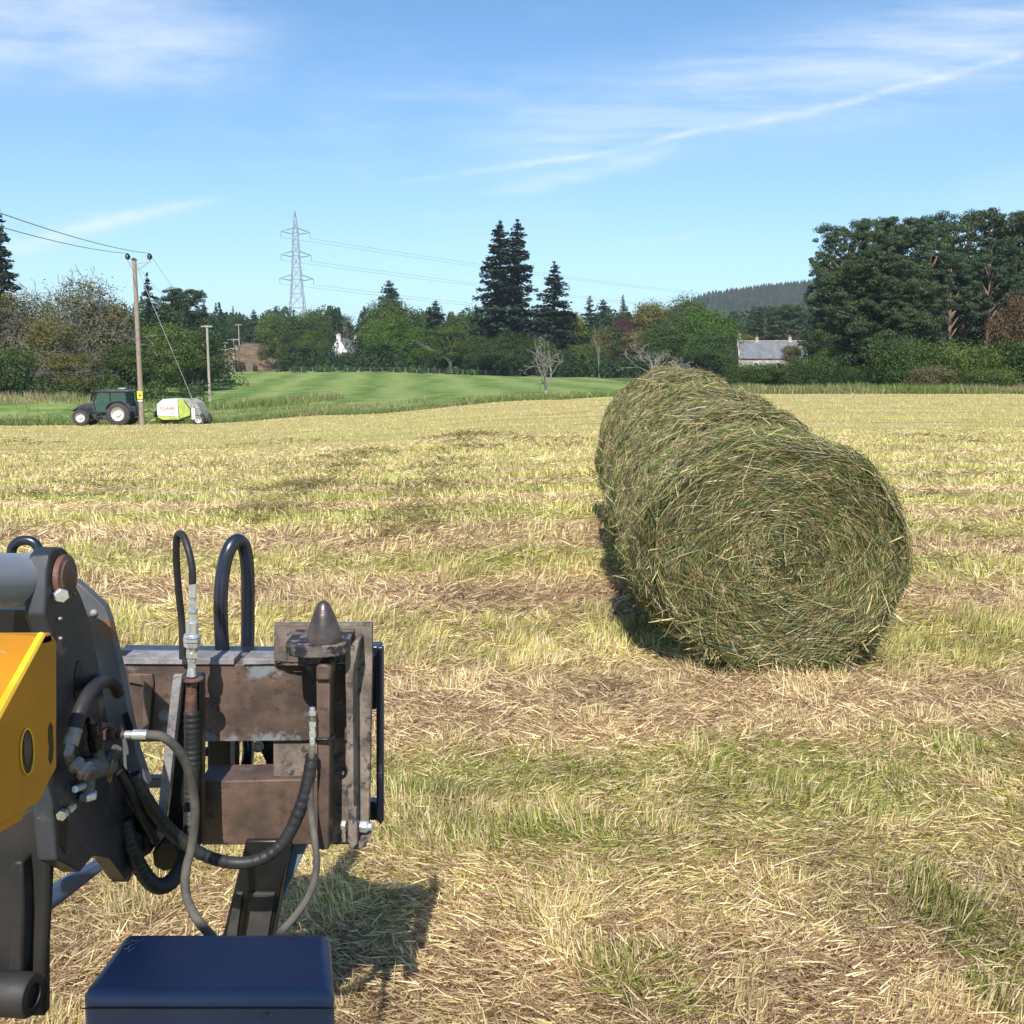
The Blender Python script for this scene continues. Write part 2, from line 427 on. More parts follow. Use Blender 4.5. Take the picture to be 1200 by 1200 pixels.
tuftpatch = [(1.25, 3.95, .55, .35), (.95, 4.2, .6, .25), (-.05, 4.05, .7, .25), (1.32, 2.95, .12, .30), (1.42, 2.62, .14, .28), (.35, 2.6, .16, .16), (2.0, 4.3, .4, .3)]
tuftpatch += [(WZ(p_[0], p_[1], 0).x, WZ(p_[0], p_[1], 0).y, p_[2], p_[3]) for p_ in ((1085, 1085, .07, .09), (1115, 1120, .07, .08), (1160, 1170, .07, .09), (1180, 1195, .06, .06), (850, 880, .3, .13), (620, 980, .5, .12), (780, 1180, .15, .08), (1000, 950, .3, .15), (490, 930, .2, .2))]
def stem_set(n, y0, y1, wscale, seed, lying):
    # positions: uniform per screen depth
    t = rng.random(n)
    y = y0*(y1/y0)**t if y0 > 0 else y0+(y1-y0)*t
    half = .56*y+1.1
    x = (rng.random(n)*2-1)*half
    cl = fnoise(x, y, .9, 5); b = bandfn(x, y)
    b = np.clip(b*.95+(fnoise(x*.3, y*1.3, .8, 11)-.5)*1.1+.0+(fnoise(x*.08, y*1.0, .45, 71)-.5)*.9, 0, 1)
    gp = np.zeros(n)
    for (cx, cy, rx, ry) in tuftpatch:
        gp = np.maximum(gp, np.exp(-(((x-cx)/rx)**2+((y-cy)/ry)**2)**1.5)*(.6+.8*fnoise(x, y, 6, 91)))
    gp = np.clip(gp, 0, 1)
    z = T(x, y)
    # combed direction and standing rows
    flow = fnoise(x, y, .8, 21)*9+fnoise(x, y, 5.2, 23)*6
    stand = np.clip((fnoise(x, y, 4.5, 31)-.45)*6+(b-.5)*1.0, 0, 1)
    if lying:
        tilt = np.clip(rng.normal(1.36, .16, n), .8, 1.62); az = flow+rng.normal(0, 1.1, n)
        L = rng.uniform(.025, .08, n)*np.where(rng.random(n)<.04, 2., 1.); wd = rng.uniform(.002, .0045, n)
        z = z+rng.random(n)*.035+.004
    else:
        keep = rng.random(n) < (.30+.70*stand)
        x, y, z, b, gp, flow, stand, cl = [q[keep] for q in (x, y, z, b, gp, flow, stand, cl)]; n = len(x)
        tilt = np.clip(np.abs(rng.normal(.25, .35, n))+(1-stand)*.55, 0, 1.4); az = flow+rng.normal(0, .9, n)
        L = rng.uniform(.03, .08, n)*(1+.3*gp)*(.75+.5*stand); wd = rng.uniform(.0028, .0062, n)
        z = z-.005
    ws = np.maximum(1., y*wscale)
    r = rng.random(n); r2 = rng.random(n)
    tan = lerp3((.46, .33, .18), (.95, .77, .44), r**1.1)
    brn = lerp3((.22, .125, .07), (.42, .27, .17), r)
    grn = lerp3((.26, .265, .05), (.76, .70, .25), r**1.2)
    fresh = lerp3((.11, .14, .02), (.36, .38, .09), r)
    b2 = b*np.clip(.50+(y-3.5)*.14, .50, 1.)
    isg = r2 < (.05+.85*b2 if not lying else .02+.42*b2)
    isb = (rng.random(n) < (.34-.32*stand)*(y < 12)+.10) & ~isg  # brown straw, its share between near clumps also paints shadow gaps
    c = np.where(isg[:, None], grn, np.where(isb[:, None], brn, tan))
    c = np.where((rng.random(n) < gp*.5)[:, None], fresh, c)
    pat = (.66+.68*fnoise(x, y, 1.4, 61))*(.8+.4*fnoise(x, y, 7, 63))
    c = c*pat[:, None]
    far_ = np.clip((y-14)/30, 0, .8)[:, None]
    c = c*(1-far_)+far_*np.where((b > .5)[:, None], [[.60, .55, .18]], [[.66, .49, .26]])*pat[:, None]
    return blades(np.stack([x, y, z], -1), az, tilt, L*np.clip(ws, 1, 1.6), wd*ws, c, .07 if lying else .16)
def merge(parts):
    V = []; Q = []; Tt = []; C = []; o = 0
    for v, q, t, c in parts:
        V.append(v); Q.append(q+o); Tt.append(t+o); C.append(c); o += len(v)
    return np.concatenate(V), np.concatenate(Q), np.concatenate(Tt), np.concatenate(C)
def stuff(name, parts, mat, kind='stuff'):
    v, q, t, c = merge(parts); o = link(name, np_mesh(name, v, q, t, c), mat)
    return o
o = stuff('cut_straw', [stem_set(230000, 1.7, 7, .25, 1, True), stem_set(110000, 6, 30, .25, 2, True)], m_stem)
tag(o, 'dry cut straw lying flat over the field in combed drifts', 'straw', kind='stuff')
o = stuff('stubble', [stem_set(250000, 1.7, 7, .25, 3, False), stem_set(170000, 6, 26, .25, 4, False), stem_set(130000, 20, 83, .085, 5, False)], m_stem)
tag(o, 'pale yellow green stubble stems standing in mown bands', 'stubble', kind='stuff')

# small heaps of cut grass left on the field
def wisps(spots):
    out = []
    for (px, py, r_, n) in spots:
        n = int(n*.5); r_ = r_*.8
        d = 6.
        for _ in range(30):
            p = W(px, py, d); zt = Tz(p.x, p.y)
            d += (p.z-zt)*d/CAMZ*.8
        x0, y0 = p.x, p.y
        a = rng.normal(0, 1, (n, 2)); x = x0+a[:, 0]*r_*1.7; y = y0+a[:, 1]*r_
        z = T(x, y)+.06*np.exp(-(a**2).sum(1)/1.2)*(1+3*r_)*rng.random(n)
        sc_ = max(1., y0*.2)
        out.append(blades(np.stack([x, y, z], -1), rng.random(n)*6.3, rng.uniform(.9, 1.6, n), rng.uniform(.1, .25, n),
                          rng.uniform(.003, .005, n)*sc_, lerp3((.13, .10, .035), (.36, .29, .12), rng.random(n))))
    return out
sp_ = [(300+140*t+random.uniform(-5, 5), 612-84*t, .15+.10*t, 150) for t in [k/15 for k in range(16)]]+[(478+68*t+random.uniform(-4, 4), 625-115*t, .15+.16*t, 170) for t in [k/15 for k in range(16)]]+[(310, 602, .45, 600), (350, 572, .45, 700), (400, 548, .5, 500), (430, 532, .6, 500), (480, 615, .4, 600), (500, 578, .5, 800), (520, 550, .6, 500), (540, 528, .7, 500), (345, 575, .35, 700), (365, 568, .3, 500), (495, 570, .4, 800), (460, 632, .12, 250), (490, 605, .4, 700), (545, 510, .5, 400), (560, 513, .6, 300), (620, 517, .9, 500),
       (70, 585, .5, 400), (40, 584, .3, 300), (110, 570, .6, 500), (330, 600, .5, 500), (620, 575, .6, 500), (655, 525, .6, 300), (1070, 583, .5, 500), (1100, 660, .15, 200), (250, 550, .6, 300),
       (1150, 520, .7, 300), (1080, 513, .4, 200), (990, 655, .1, 60), (320, 520, .8, 300), (20, 520, 1., 300), (1130, 560, .5, 300), (400, 538, .5, 300), (530, 655, .3, 300), (1140, 630, .25, 300), (700, 560, .3, 200)]
o = stuff('scattered_hay', wisps(sp_), m_stem)
tag(o, 'dark wisps of cut grass scattered over the stubble', 'hay', kind='stuff')

# long grass at the edge of the field
def verge(n, x0, x1, y0, y1, h0, h1, tans, seed, thr=.35):
    x = rng.uniform(x0, x1, n); y = rng.uniform(y0, y1, n)
    k = fnoise(x, y, .25, seed) > thr; x = x[k]; y = y[k]; n = len(x)
    u_ = np.abs(x/y) < .62; x = x[u_]; y = y[u_]; n = len(x)
    hh = rng.uniform(h0, h1, n)*(.5+fnoise(x, y, .4, seed+3))
    r = rng.random(n)
    f = fnoise(x, y, .12, seed+9)
    c = np.where((rng.random(n) < np.clip(tans+(f-.5)*1.6, 0, 1))[:, None], lerp3((.24, .18, .09), (.48, .38, .20), r), lerp3((.08, .14, .025), (.22, .28, .07), r))
    return blades(np.stack([x, y, T(x, y)-.02], -1), rng.random(n)*6.3, np.abs(rng.normal(.1, .22, n)), hh, rng.uniform(.03, .06, n), c)
o = stuff('long_grass', [verge(24000, -48, 48, 83.8, 87.8, .12, .42, .22, 41, .35),
    verge(10000, -46, 4, 86, 100, .15, .5, .6, 43, .52), verge(5000, -60, -16, 84, 88, .15, .5, .3, 44, .4), verge(26000, 12, 62, 84, 92, .3, .9, .42, 47, .25),
    verge(5000, -5, 16, 84, 92, .2, .6, .3, 49, .4), verge(16000, -70, -18, 100, 112, .3, 1.0, .40, 51, .45), verge(9000, -70, 10, 84, 84.6, .12, .4, .15, 53, .1)], m_stem)
tag(o, 'rough green and straw coloured grass along the field edges', 'long grass', kind='stuff')

# ------------------------------------------------------------------ round bales
m_hay, g = newmat('hay_strands')
at = g.n('ShaderNodeAttribute', attribute_name='tint').outputs['Color']
d1 = g.n('ShaderNodeBsdfDiffuse', {'Color': at}); d2 = g.n('ShaderNodeBsdfTranslucent', {'Color': at})
gl = g.n('ShaderNodeBsdfGlossy', {'Color': (.9, .92, .95, 1), 'Roughness': .38})
mx = g.n('ShaderNodeMixShader', {0: .15, 1: d1.outputs[0], 2: d2.outputs[0]})
mx2 = g.n('ShaderNodeMixShader', {0: .03, 1: mx.outputs[0], 2: gl.outputs[0]})
g.nt.links.new(mx2.outputs[0], g.out.inputs[0])
BR, BL, BZ = .72, 1.22, .64       # half width, length, centre height
def bale_mesh(seed, nb=66000, nf=48000):
    r_ = np.random.default_rng(seed)
    ph = r_.random(8)*6.28
    def rad(th, t):
        s = np.clip(1-(np.abs(t)*2/BL)**9*.09, .8, 1)
        lump = 1+.018*np.sin(3*th+ph[0]+2*t)+.014*np.sin(7*th+ph[1]-3*t)+.012*np.sin(5*t*3+ph[2]+2*th)+.01*np.sin(13*th+ph[3]+9*t)
        return BR*s*lump
    def pos(th, t, off, inner=None):
        r = rad(th, t)+off
        if inner is not None: r = inner
        x = r*np.sin(th)*1.03; z = BZ+r*np.cos(th)*np.where(np.cos(th) < 0, .93, .92)
        z = np.where(z < .14, .14-.125*(1-np.exp(-(.14-z)/.125)), z)
        return np.stack([x, t, z], -1)
    V = []; Q = []; C = []; o = 0
    # core
    A = 72; S = 14
    th, t = np.meshgrid(np.linspace(0, 2*np.pi, A+1)[:-1], np.linspace(-BL/2, BL/2, S))
    cv = pos(th.ravel(), t.ravel(), -.02); V.append(cv)
    i = (np.arange(S-1)[:, None]*A); j = np.arange(A)[None]; j2 = (j+1) % A
    Q.append(np.stack([i+j, i+j2, i+A+j2, i+A+j], -1).reshape(-1, 4)); o = len(cv)
    for sgn in (-1, 1):
        rr = np.linspace(.02, 1, 10); th2, f2 = np.meshgrid(np.linspace(0, 2*np.pi, A+1)[:-1], rr)
        R0 = rad(th2.ravel(), np.full(A*10, sgn*BL/2))-.02
        fv = pos(th2.ravel(), np.full(A*10, sgn*(BL/2-.0)), 0, R0*f2.ravel())
        fv[:, 1] += sgn*.05*(1-f2.ravel()**3)
        V.append(fv); i = (np.arange(9)[:, None]*A)
        Q.append(np.stack([i+j, i+j2, i+A+j2, i+A+j], -1).reshape(-1, 4)+o); o += len(fv)
    C.append(np.tile([.04, .042, .018], (o, 1)))
    def strips(pts, w, col):
        """pts: n x 4 x 3"""
        nonlocal o
        n = len(pts)
        d = pts[:, -1]-pts[:, 0]; d /= np.linalg.norm(d, axis=1, keepdims=True)+1e-6
        s = np.cross(d, r_.normal(0, 1, (n, 3))); s /= np.linalg.norm(s, axis=1, keepdims=True)+1e-6
        s = s[:, None]*(w[:, None, None]/2)*np.array([.8, 1, 1, .35])[None, :, None]
        v = np.stack([pts-s, pts+s], 2).reshape(-1, 3)      # n,4,2
        b = (np.arange(n)*8)[:, None]
        for k in range(3): Q.append(np.stack([b[:, 0]+2*k, b[:, 0]+2*k+1, b[:, 0]+2*k+3, b[:, 0]+2*k+2], -1)+o)
        V.append(v); C.append(np.repeat(col, 8, 0)); o += len(v)
    def colours(n, patch, greener=0.):
        r = r_.random(n)[:, None]; k = r_.random(n)
        dk = np.array([.045, .058, .020])*(1-r)+np.array([.13, .15, .055])*r
        ol = np.array([.23, .20, .065])*(1-r)+np.array([.42, .36, .13])*r
        tn = np.array([.38, .30, .14])*(1-r)+np.array([.68, .56, .31])*r
        rd = np.array([.26, .15, .08])*(1-r)+np.array([.38, .25, .15])*r
        gr = np.array([.09, .17, .03])*(1-r)+np.array([.20, .29, .07])*r
        p = np.clip(patch, 0, 1)
        c = np.where((k < .30+.2*p)[:, None], dk, np.where((k < .54+.14*p)[:, None], ol, np.where((k < .80)[:, None], tn, np.where((k < .90)[:, None], rd, gr))))
        return c*((.52+.80*(1-p))*r_.uniform(.7, 1.3, n))[:, None]
    # barrel strands
    n = nb; th = r_.random(n)*2*np.pi; t = (r_.random(n)-.5)*BL; L = r_.uniform(.04, .22, n)*r_.choice([1, .5], n)
    slope = r_.normal(0, .42, n)+.45*np.sin(4*th+ph[4]+6*t)*np.sin(9*t+ph[5])
    off = r_.uniform(-.015, .022, n); lift = np.abs(r_.normal(0, .012, n)); dirn = r_.choice([-1, 1], n)
    stray = r_.random(n) < .03; lift = np.where(stray, lift+r_.uniform(0, .05, n), lift); slope = np.where(stray, slope*4, slope)
    pts = []
    for k in range(4):
        s = k/3
        tt = np.clip(t+slope*L*s, -BL/2-.03, BL/2+.03)
        pts.append(pos(th+dirn*L*s/BR, tt, off+lift*s**2*1.5))
    patch = fnoise(th*3, t*9, .8, seed+3)*1.6-.3
    strips(np.stack(pts, 1), r_.uniform(.0020, .0045, n), colours(n, patch))
    # end faces, laid as a loose spiral
    for sgn, nn in ((-1, nf), (1, nf//3)):
        n = nn; rr = np.sqrt(r_.random(n))*.99*BR; th = r_.random(n)*2*np.pi; L = r_.uniform(.04, .20, n)*np.clip(rr/.35, .4, 1)
        sl = r_.normal(0, .38, n)*np.clip(.3/rr, 1, 1.7)+.35*(fnoise(th*2, rr*6, 1.1, seed+21)-.5)*2; dirn = r_.choice([-1, 1], n)
        ring = np.clip(.5+.5*np.sin(rr*48+th+2.2*np.sin(th*2+ph[5])+3*fnoise(th*2, rr*8, 1., seed+5))*(.4+fnoise(th*3, rr*5, .7, seed+6)), 0, 1)
        base = .05*(1-(rr/BR)**3)+.010*ring; lift = np.abs(r_.normal(0, .010, n))
        stray = r_.random(n) < .035; lift = np.where(stray, lift+r_.uniform(0, .06, n), lift); sl = np.where(stray, sl*4, sl)
        pts = []
        for k in range(4):
            s = k/3
            a = th+dirn*L*s/np.maximum(rr, .05); q = np.clip(rr+sl*L*s*np.clip(rr/.2, .1, 1), .01, None)
            lim = rad(a, np.full(n, sgn*BL/2))*1.02; q = np.minimum(q, lim)
            p = pos(a, np.full(n, 0.), 0, q)
            p[:, 1] = sgn*(BL/2+base+lift*s**1.5+r_.uniform(-.008, .010, n)*1.0*(k == 0)+.0)
            pts.append(p)
        patch = .7*fnoise(th*2.5, rr*11, .9, seed+7)*1.5-.15+.35*(1-ring)
        strips(np.stack(pts, 1), r_.uniform(.0019, .0042, n), colours(n, patch))
    # loose skirt where it meets the ground, and a few long stalks
    n = 2600; th = np.pi+r_.normal(0, .55, n); t = (r_.random(n)-.5)*BL*1.05; front = r_.random(n) < .4
    t = np.where(front, -BL/2-r_.uniform(0, .07, n), t)
    p0 = pos(th, np.clip(t, -BL/2, BL/2), .0); p0[:, 1] = t; p0[:, 2] = np.maximum(p0[:, 2], 0)+r_.uniform(0, .05, n)
    dv = np.stack([r_.normal(0, 1, n), r_.normal(-.2, .8, n), -np.abs(r_.normal(0, .3, n))], -1); dv /= np.linalg.norm(dv, axis=1, keepdims=True)
    L = r_.uniform(.05, .16, n)
    pts = np.stack([p0+dv*(L*s)[:, None] for s in (0, .33, .66, 1)], 1); pts[:, :, 2] = np.maximum(pts[:, :, 2], .005)
    strips(pts, r_.uniform(.003, .006, n), colours(n, r_.random(n)))
    me = np_mesh('round_bale', np.concatenate(V), np.concatenate(Q), None, np.concatenate(C)); me.materials.append(m_hay)
    return me
bm1 = bale_mesh(3); bm2 = bale_mesh(11, 40000, 5000)
bale_spots = [(1.455, 5.50, 1.0, 1.0, 0, bm1, 'nearest round bale of green brown hay, its coiled end face in full view'),
              (1.50, 6.78, 1.0, 1.06, 2, bm2, 'round hay bale directly behind the nearest one in the row'),
              (1.58, 8.06, 1.0, 1.11, -2, bm1, 'round hay bale third in the row, between two others'),
              (1.58, 9.34, .92, 1.17, 3, bm2, 'farthest round hay bale, its rounded top highest in the row')]
for x, y, sx_, sz_, rz_, me, lab in bale_spots:
    o = link('round_bale', me); o.location = (x, y+BL/2-.03, Tz(x, y+.5)-.01); o.scale = (sx_, 1, sz_); o.rotation_euler = (0, 0, R(rz_ if me is bm2 else rz_*1.))
    tag(o, lab, 'hay bale', 'round hay bales standing end to end')
# ------------------------------------------------------------------ foliage
def leafmat(name, trans=.25, gloss=.012):
    m, g = newmat(name)
    at = g.n('ShaderNodeAttribute', attribute_name='tint').outputs['Color']
    oc = g.n('ShaderNodeObjectInfo').outputs['Color']
    c = g.mix(1., at, oc, 'MULTIPLY')
    d1 = g.n('ShaderNodeBsdfDiffuse', {'Color': c}); d2 = g.n('ShaderNodeBsdfTranslucent', {'Color': c})
    gl = g.n('ShaderNodeBsdfGlossy', {'Color': (.8, .85, .9, 1), 'Roughness': .5})
    mx = g.n('ShaderNodeMixShader', {0: trans, 1: d1.outputs[0], 2: d2.outputs[0]})
    mx2 = g.n('ShaderNodeMixShader', {0: gloss, 1: mx.outputs[0], 2: gl.outputs[0]})
    g.nt.links.new(mx2.outputs[0], g.out.inputs[0]); return m
m_leaf = leafmat('foliage'); m_needle = leafmat('needles', .12, .01)
def barkmat(name, a, b, sc=3):
    m, g = newmat(name)
    v = g.n('ShaderNodeTexCoord').outputs['Object']
    f = g.noise(g.mapping(v, (sc, sc, sc*.35)), 1.2, 5, .65)
    principled(g, g.ramp(f, [(.35, b), (.65, a)]), .9, 0, g.bump(f, .6, .05), .15); return m
m_bark = barkmat('grey_bark', (.17, .15, .12), (.08, .07, .055))
m_pinebark = barkmat('orange_pine_bark', (.30, .185, .125), (.16, .105, .08))
m_deadwood = barkmat('bleached_wood', (.34, .31, .27), (.19, .175, .15))
m_birch = barkmat('birch_bark', (.30, .27, .22), (.13, .12, .10))
m_darkbark = barkmat('dark_bark', (.09, .08, .065), (.045, .04, .035))

def cards(r_, P, Nrm, size, tint, flat=0.):
    """one leaf card at each point P, facing roughly along Nrm"""
    n = len(P)
    N_ = Nrm+r_.normal(0, .55, (n, 3)); N_ /= np.linalg.norm(N_, axis=1, keepdims=True)+1e-6
    a = np.cross(N_, r_.normal(0, 1, (n, 3))); a[:, 2] *= (1-flat); a /= np.linalg.norm(a, axis=1, keepdims=True)+1e-6
    b = np.cross(N_, a)
    s = size[:, None]
    v = np.stack([P-a*s*.5, P+b*s*.32, P+a*s*.5+N_*s*.12, P-b*s*.32], 1).reshape(-1, 3)
    i = np.arange(n)*4
    return v, np.stack([i, i+1, i+2, i+3], -1), np.repeat(tint, 4, 0)
def leafmesh(name, groups, mat):
    V = []; Q = []; C = []; o = 0
    for v, q, c in groups: V.append(v); Q.append(q+o); C.append(c); o += len(v)
    me = np_mesh(name, np.concatenate(V), np.concatenate(Q), None, np.concatenate(C)); me.materials.append(mat); return me
def mesh_of(mb, name, mat):
    me = bpy.data.meshes.new(name); me.from_pydata([tuple(p) for p in mb.v], [], mb.f); me.materials.append(mat); me.shade_smooth(); return me
def unit(v): return v/(np.linalg.norm(v, axis=-1, keepdims=True)+1e-9)
def branchy(mb, r_, p, d, L, r, depth, gn=.12, split=(2, 3), spread=.6, minr=.012, keep=None, sides=6, shrink=.72):
    pts = [Vector(p)]; dd = Vector(d).normalized(); rr = [r]
    k = 4
    for i in range(k):
        dd = (dd+Vector(r_.normal(0, gn, 3))+Vector((0, 0, .04))).normalized()
        pts.append(pts[-1]+dd*L/k); rr.append(max(minr, r*(1-.42*(i+1)/k)))
    mb.tube(pts, rr, sides if depth > 1 else 4, caps=False)
    if keep is not None: keep.append((pts[-1], dd, depth))
    if depth <= 0: return
    for s in range(int(r_.integers(split[0], split[1]+1))):
        ax = dd.orthogonal().normalized(); ax.rotate(Matrix.Rotation(r_.random()*6.283, 3, dd))
        nd = (dd+ax*r_.uniform(.35, 1.)*spread*1.6).normalized()
        q = pts[-1] if s == 0 else pts[int(r_.integers(2, k+1))]
        branchy(mb, r_, q, nd, L*r_.uniform(.6, .9)*shrink/.72, rr[-1]*.8, depth-1, gn*1.15, split, spread, minr, keep, sides, shrink)

def broadleaf(seed, H=12., Rr=5., low=.08, dens=1., bare=0., leaf=.30):
    """wide hedgerow tree: irregular lobes of leaf clumps round a forked trunk"""
    r_ = np.random.default_rng(seed)
    nl = 11; lobes = []
    for i in range(nl):
        a = r_.random()*6.283; hz = r_.uniform(low+.16, .82); rad = Rr*(1-abs(hz-.42)*1.0)*r_.uniform(.25, .68)
        lobes.append((np.array([math.cos(a)*rad, math.sin(a)*rad, hz*H]), np.array([1, 1, .8])*Rr*r_.uniform(.30, .50)))
    lobes.append((np.array([0, 0, H*.80]), np.array([.36, .36, .34])*Rr*1.3))
    lobes.append((np.array([r_.normal(0, .4), 0, H*.45]), np.array([.62, .62, .62])*Rr))
    G_ = []
    for c, rad in lobes:
        m = int(34*dens*(rad[0]/(.4*Rr))**1.6)
        d = unit(r_.normal(0, 1, (m, 3))); cc = c+d*rad*r_.uniform(.72, 1.08, (m, 1))
        cc = cc[(cc[:, 2] > low*H) & (cc[:, 2] < H*1.0)]; d = unit(cc-c)
        for p, dn in zip(cc, d):
            k = int(r_.integers(30, 56)); s = r_.uniform(.4, .85)*Rr/5.
            off = r_.normal(0, 1, (k, 3))*np.array([s, s, s*.62])
            tone = r_.uniform(.6, 1.4); warm = r_.uniform(-.1, .18)
            t = np.array([1+warm, 1, 1-warm*.6])*tone*r_.uniform(.8, 1.2, (k, 1))
            G_.append(cards(r_, p+off, unit(np.tile(dn+np.array([0, 0, .5]), (k, 1))+off*.5), r_.uniform(.55, 1.2, k)*leaf, t))
    me = leafmesh('crown', G_, m_leaf)
    tb = MB(); tb.tube([(0, 0, -.5), (.05, 0, H*.15), (0, .1, H*.32)], [.035*H, .028*H, .024*H], 9)
    for i in range(5):
        a = i*1.257+r_.random(); branchy(tb, r_, (0, 0, H*r_.uniform(.16, .32)), (math.cos(a)*.8, math.sin(a)*.8, .9), H*.26, .013*H, 2, .12, (2, 3), .55, .03)
    return tb, me, H, Rr
def scrubby(seed, H=11., Rr=5.):
    """lichened old tree: thin leaf, many grey twigs showing through and above"""
    r_ = np.random.default_rng(seed)
    tb, me, H, Rr = broadleaf(seed, H*.9, Rr, .06, .62, leaf=.25)
    tw = MB(); tips = []
    for i in range(13):
        a = i*2.39+r_.random(); zz = H*r_.uniform(.10, .5)
        branchy(tw, r_, (0, 0, zz), (math.cos(a)*1.1, math.sin(a)*1.1, r_.uniform(.35, 1.3)), H*.27, .011*H, 4, .22, (2, 3), .62, .022, tips, 5, .70)
    return tb, me, H/.9, Rr, tw
def spruce(seed, H=20., Rr=3.6, gap=.25, bottom=.04, n_lev=34, droop=.35, dens=1., shape=1.0, twin=False):
    r_ = np.random.default_rng(seed); G_ = []
    tb = MB()
    stems = [(0, 0, H, 1.)]
    if twin: stems = [(-1.3, 0, H*.975, .72), (1.35, .3, H, .62)]
    for (bx, by, hh, wf) in stems:
        tb.tube([(0, 0, -.5), (bx*.5, by, hh*.3), (bx, by, hh*.6), (bx, by, hh*.995)], [.016*H, .013*H, .008*H, .002*H], 8)
        for l in range(n_lev):
            f = (l+r_.random()*.7)/n_lev; z = hh*(bottom+(1-bottom)*f)+r_.normal(0,.38)*(1-f)
            Lm = Rr*wf*((1-f)**shape*.97+.03)*(1.25 if f < .35 else 1)
            for b in range(int(r_.integers(6, 9))):
                if r_.random() < gap*(.4 if f < .4 else 1. if f < .82 else 0): continue
                a = r_.random()*6.283; L = Lm*r_.uniform(.40, 1.35)
                k = max(7, int(L*30*dens)); s = np.sort(r_.random(k))**.8
                dr = droop*r_.uniform(.5, 1.4)
                x = np.cos(a)*L*s; y = np.sin(a)*L*s; zz = z-dr*L*(s-.75*s**2.6)
                wd = .42*L*(1-s*.75)+.06
                lat = r_.normal(0, 1, k)*wd*.5
                P = np.stack([bx*min(1, z/hh*1.6)+x-np.sin(a)*lat, by+y+np.cos(a)*lat, zz-np.abs(r_.normal(0, .2, k))*L*.5-r_.normal(0,.10,k)], -1)
                tone = r_.uniform(.7, 1.25)*r_.uniform(.75, 1.25, (k, 1))
                G_.append(cards(r_, P, np.tile([math.cos(a)*.3, math.sin(a)*.3, 1.], (k, 1)), r_.uniform(.28, .55, k)*(H/20)**.5*(.45+.55*min(1, L/1.4)), np.ones((k, 3))*tone, .4))
                if b < 4 and L > .8: tb.tube([(bx*min(1, z/hh*1.6), by, z), (bx*min(1, z/hh*1.6)+x[-1]*.9, by+y[-1]*.9, zz[-1])], [.045, .015], 4, False)
    return tb, leafmesh('crown', G_, m_needle), H, Rr
def pine(seed, H=17., Rr=5.5, low=.35, puffs=60, skirt=False):
    """Scots pine: flat needle pads at the ends of crooked limbs"""
    r_ = np.random.default_rng(seed); G_ = []; tb = MB()
    lean = r_.normal(0, .35, 2)
    def tp(f): return Vector((lean[0]*f*f, lean[1]*f*f, f*H*.93-.4))
    tb.tube([tp(f) for f in np.linspace(0, 1, 8)], list(np.linspace(.030, .006, 8)*H*.85), 10)
    for i in range(puffs):
        f = low+(1-low)*((i+.5)/puffs)**.85
        env = math.sqrt(max(.03, 1-((f-low)/(1-low)*1.0-.42)**2/.46)) if not skirt else math.sqrt(max(.05, 1-(f-.15)**2/.82))
        a = i*2.4+r_.random()*.8; L = Rr*env*r_.uniform(.35, 1.05)
        z = f*H; c = np.array([lean[0]*f*f+math.cos(a)*L, lean[1]*f*f+math.sin(a)*L, z])
        s = r_.uniform(.85, 1.75)*Rr/5.5
        if r_.random() < .7:
            tb.tube(spline([tp(max(.1, f-.10)), Vector(c)*.55+tp(f-.03)*.45+Vector((0, 0, -.2)), Vector(c)+Vector((0, 0, -.25))], 3), list(np.linspace(.010*H, .03, 7)), 5, False)
        for sub in range(7):
            cc = c+r_.normal(0, .68, 3)*np.array([s, s, s*.42]); k = int(80*s*s)+20; s2 = s*r_.uniform(.55, 1.05)
            u_ = unit(r_.normal(0, 1, (k, 3))); P = cc+u_*np.array([s2*.68, s2*.68, s2*.30])*r_.uniform(.5, 1.05, (k, 1))
            tone = r_.uniform(.75, 1.25)*r_.uniform(.78, 1.22, (k, 1)); w = r_.uniform(-.06, .12)
            G_.append(cards(r_, P, u_+np.array([0, 0, .7]), r_.uniform(.12, .27, k), np.array([1+w, 1, 1-w])*tone))
    return tb, leafmesh('crown', G_, m_needle), H, Rr
def dead(seed, H=6., spread=.5, n=7, depth=4):
    r_ = np.random.default_rng(seed); tb = MB()
    tb.tube([(0, 0, -.3), (0, 0, H*.06)], [.05*H, .04*H], 8)
    for i in range(n):
        a = i*6.283/n+r_.random(); w = r_.uniform(.15, 1.1)*spread
        branchy(tb, r_, (0, 0, H*r_.uniform(0, .12)), (math.cos(a)*w, math.sin(a)*w, 1.), H*.33, .020*H, depth, .16, (2, 2), .40, .022, None, 6, .74)
    return tb, None, H, H*.5

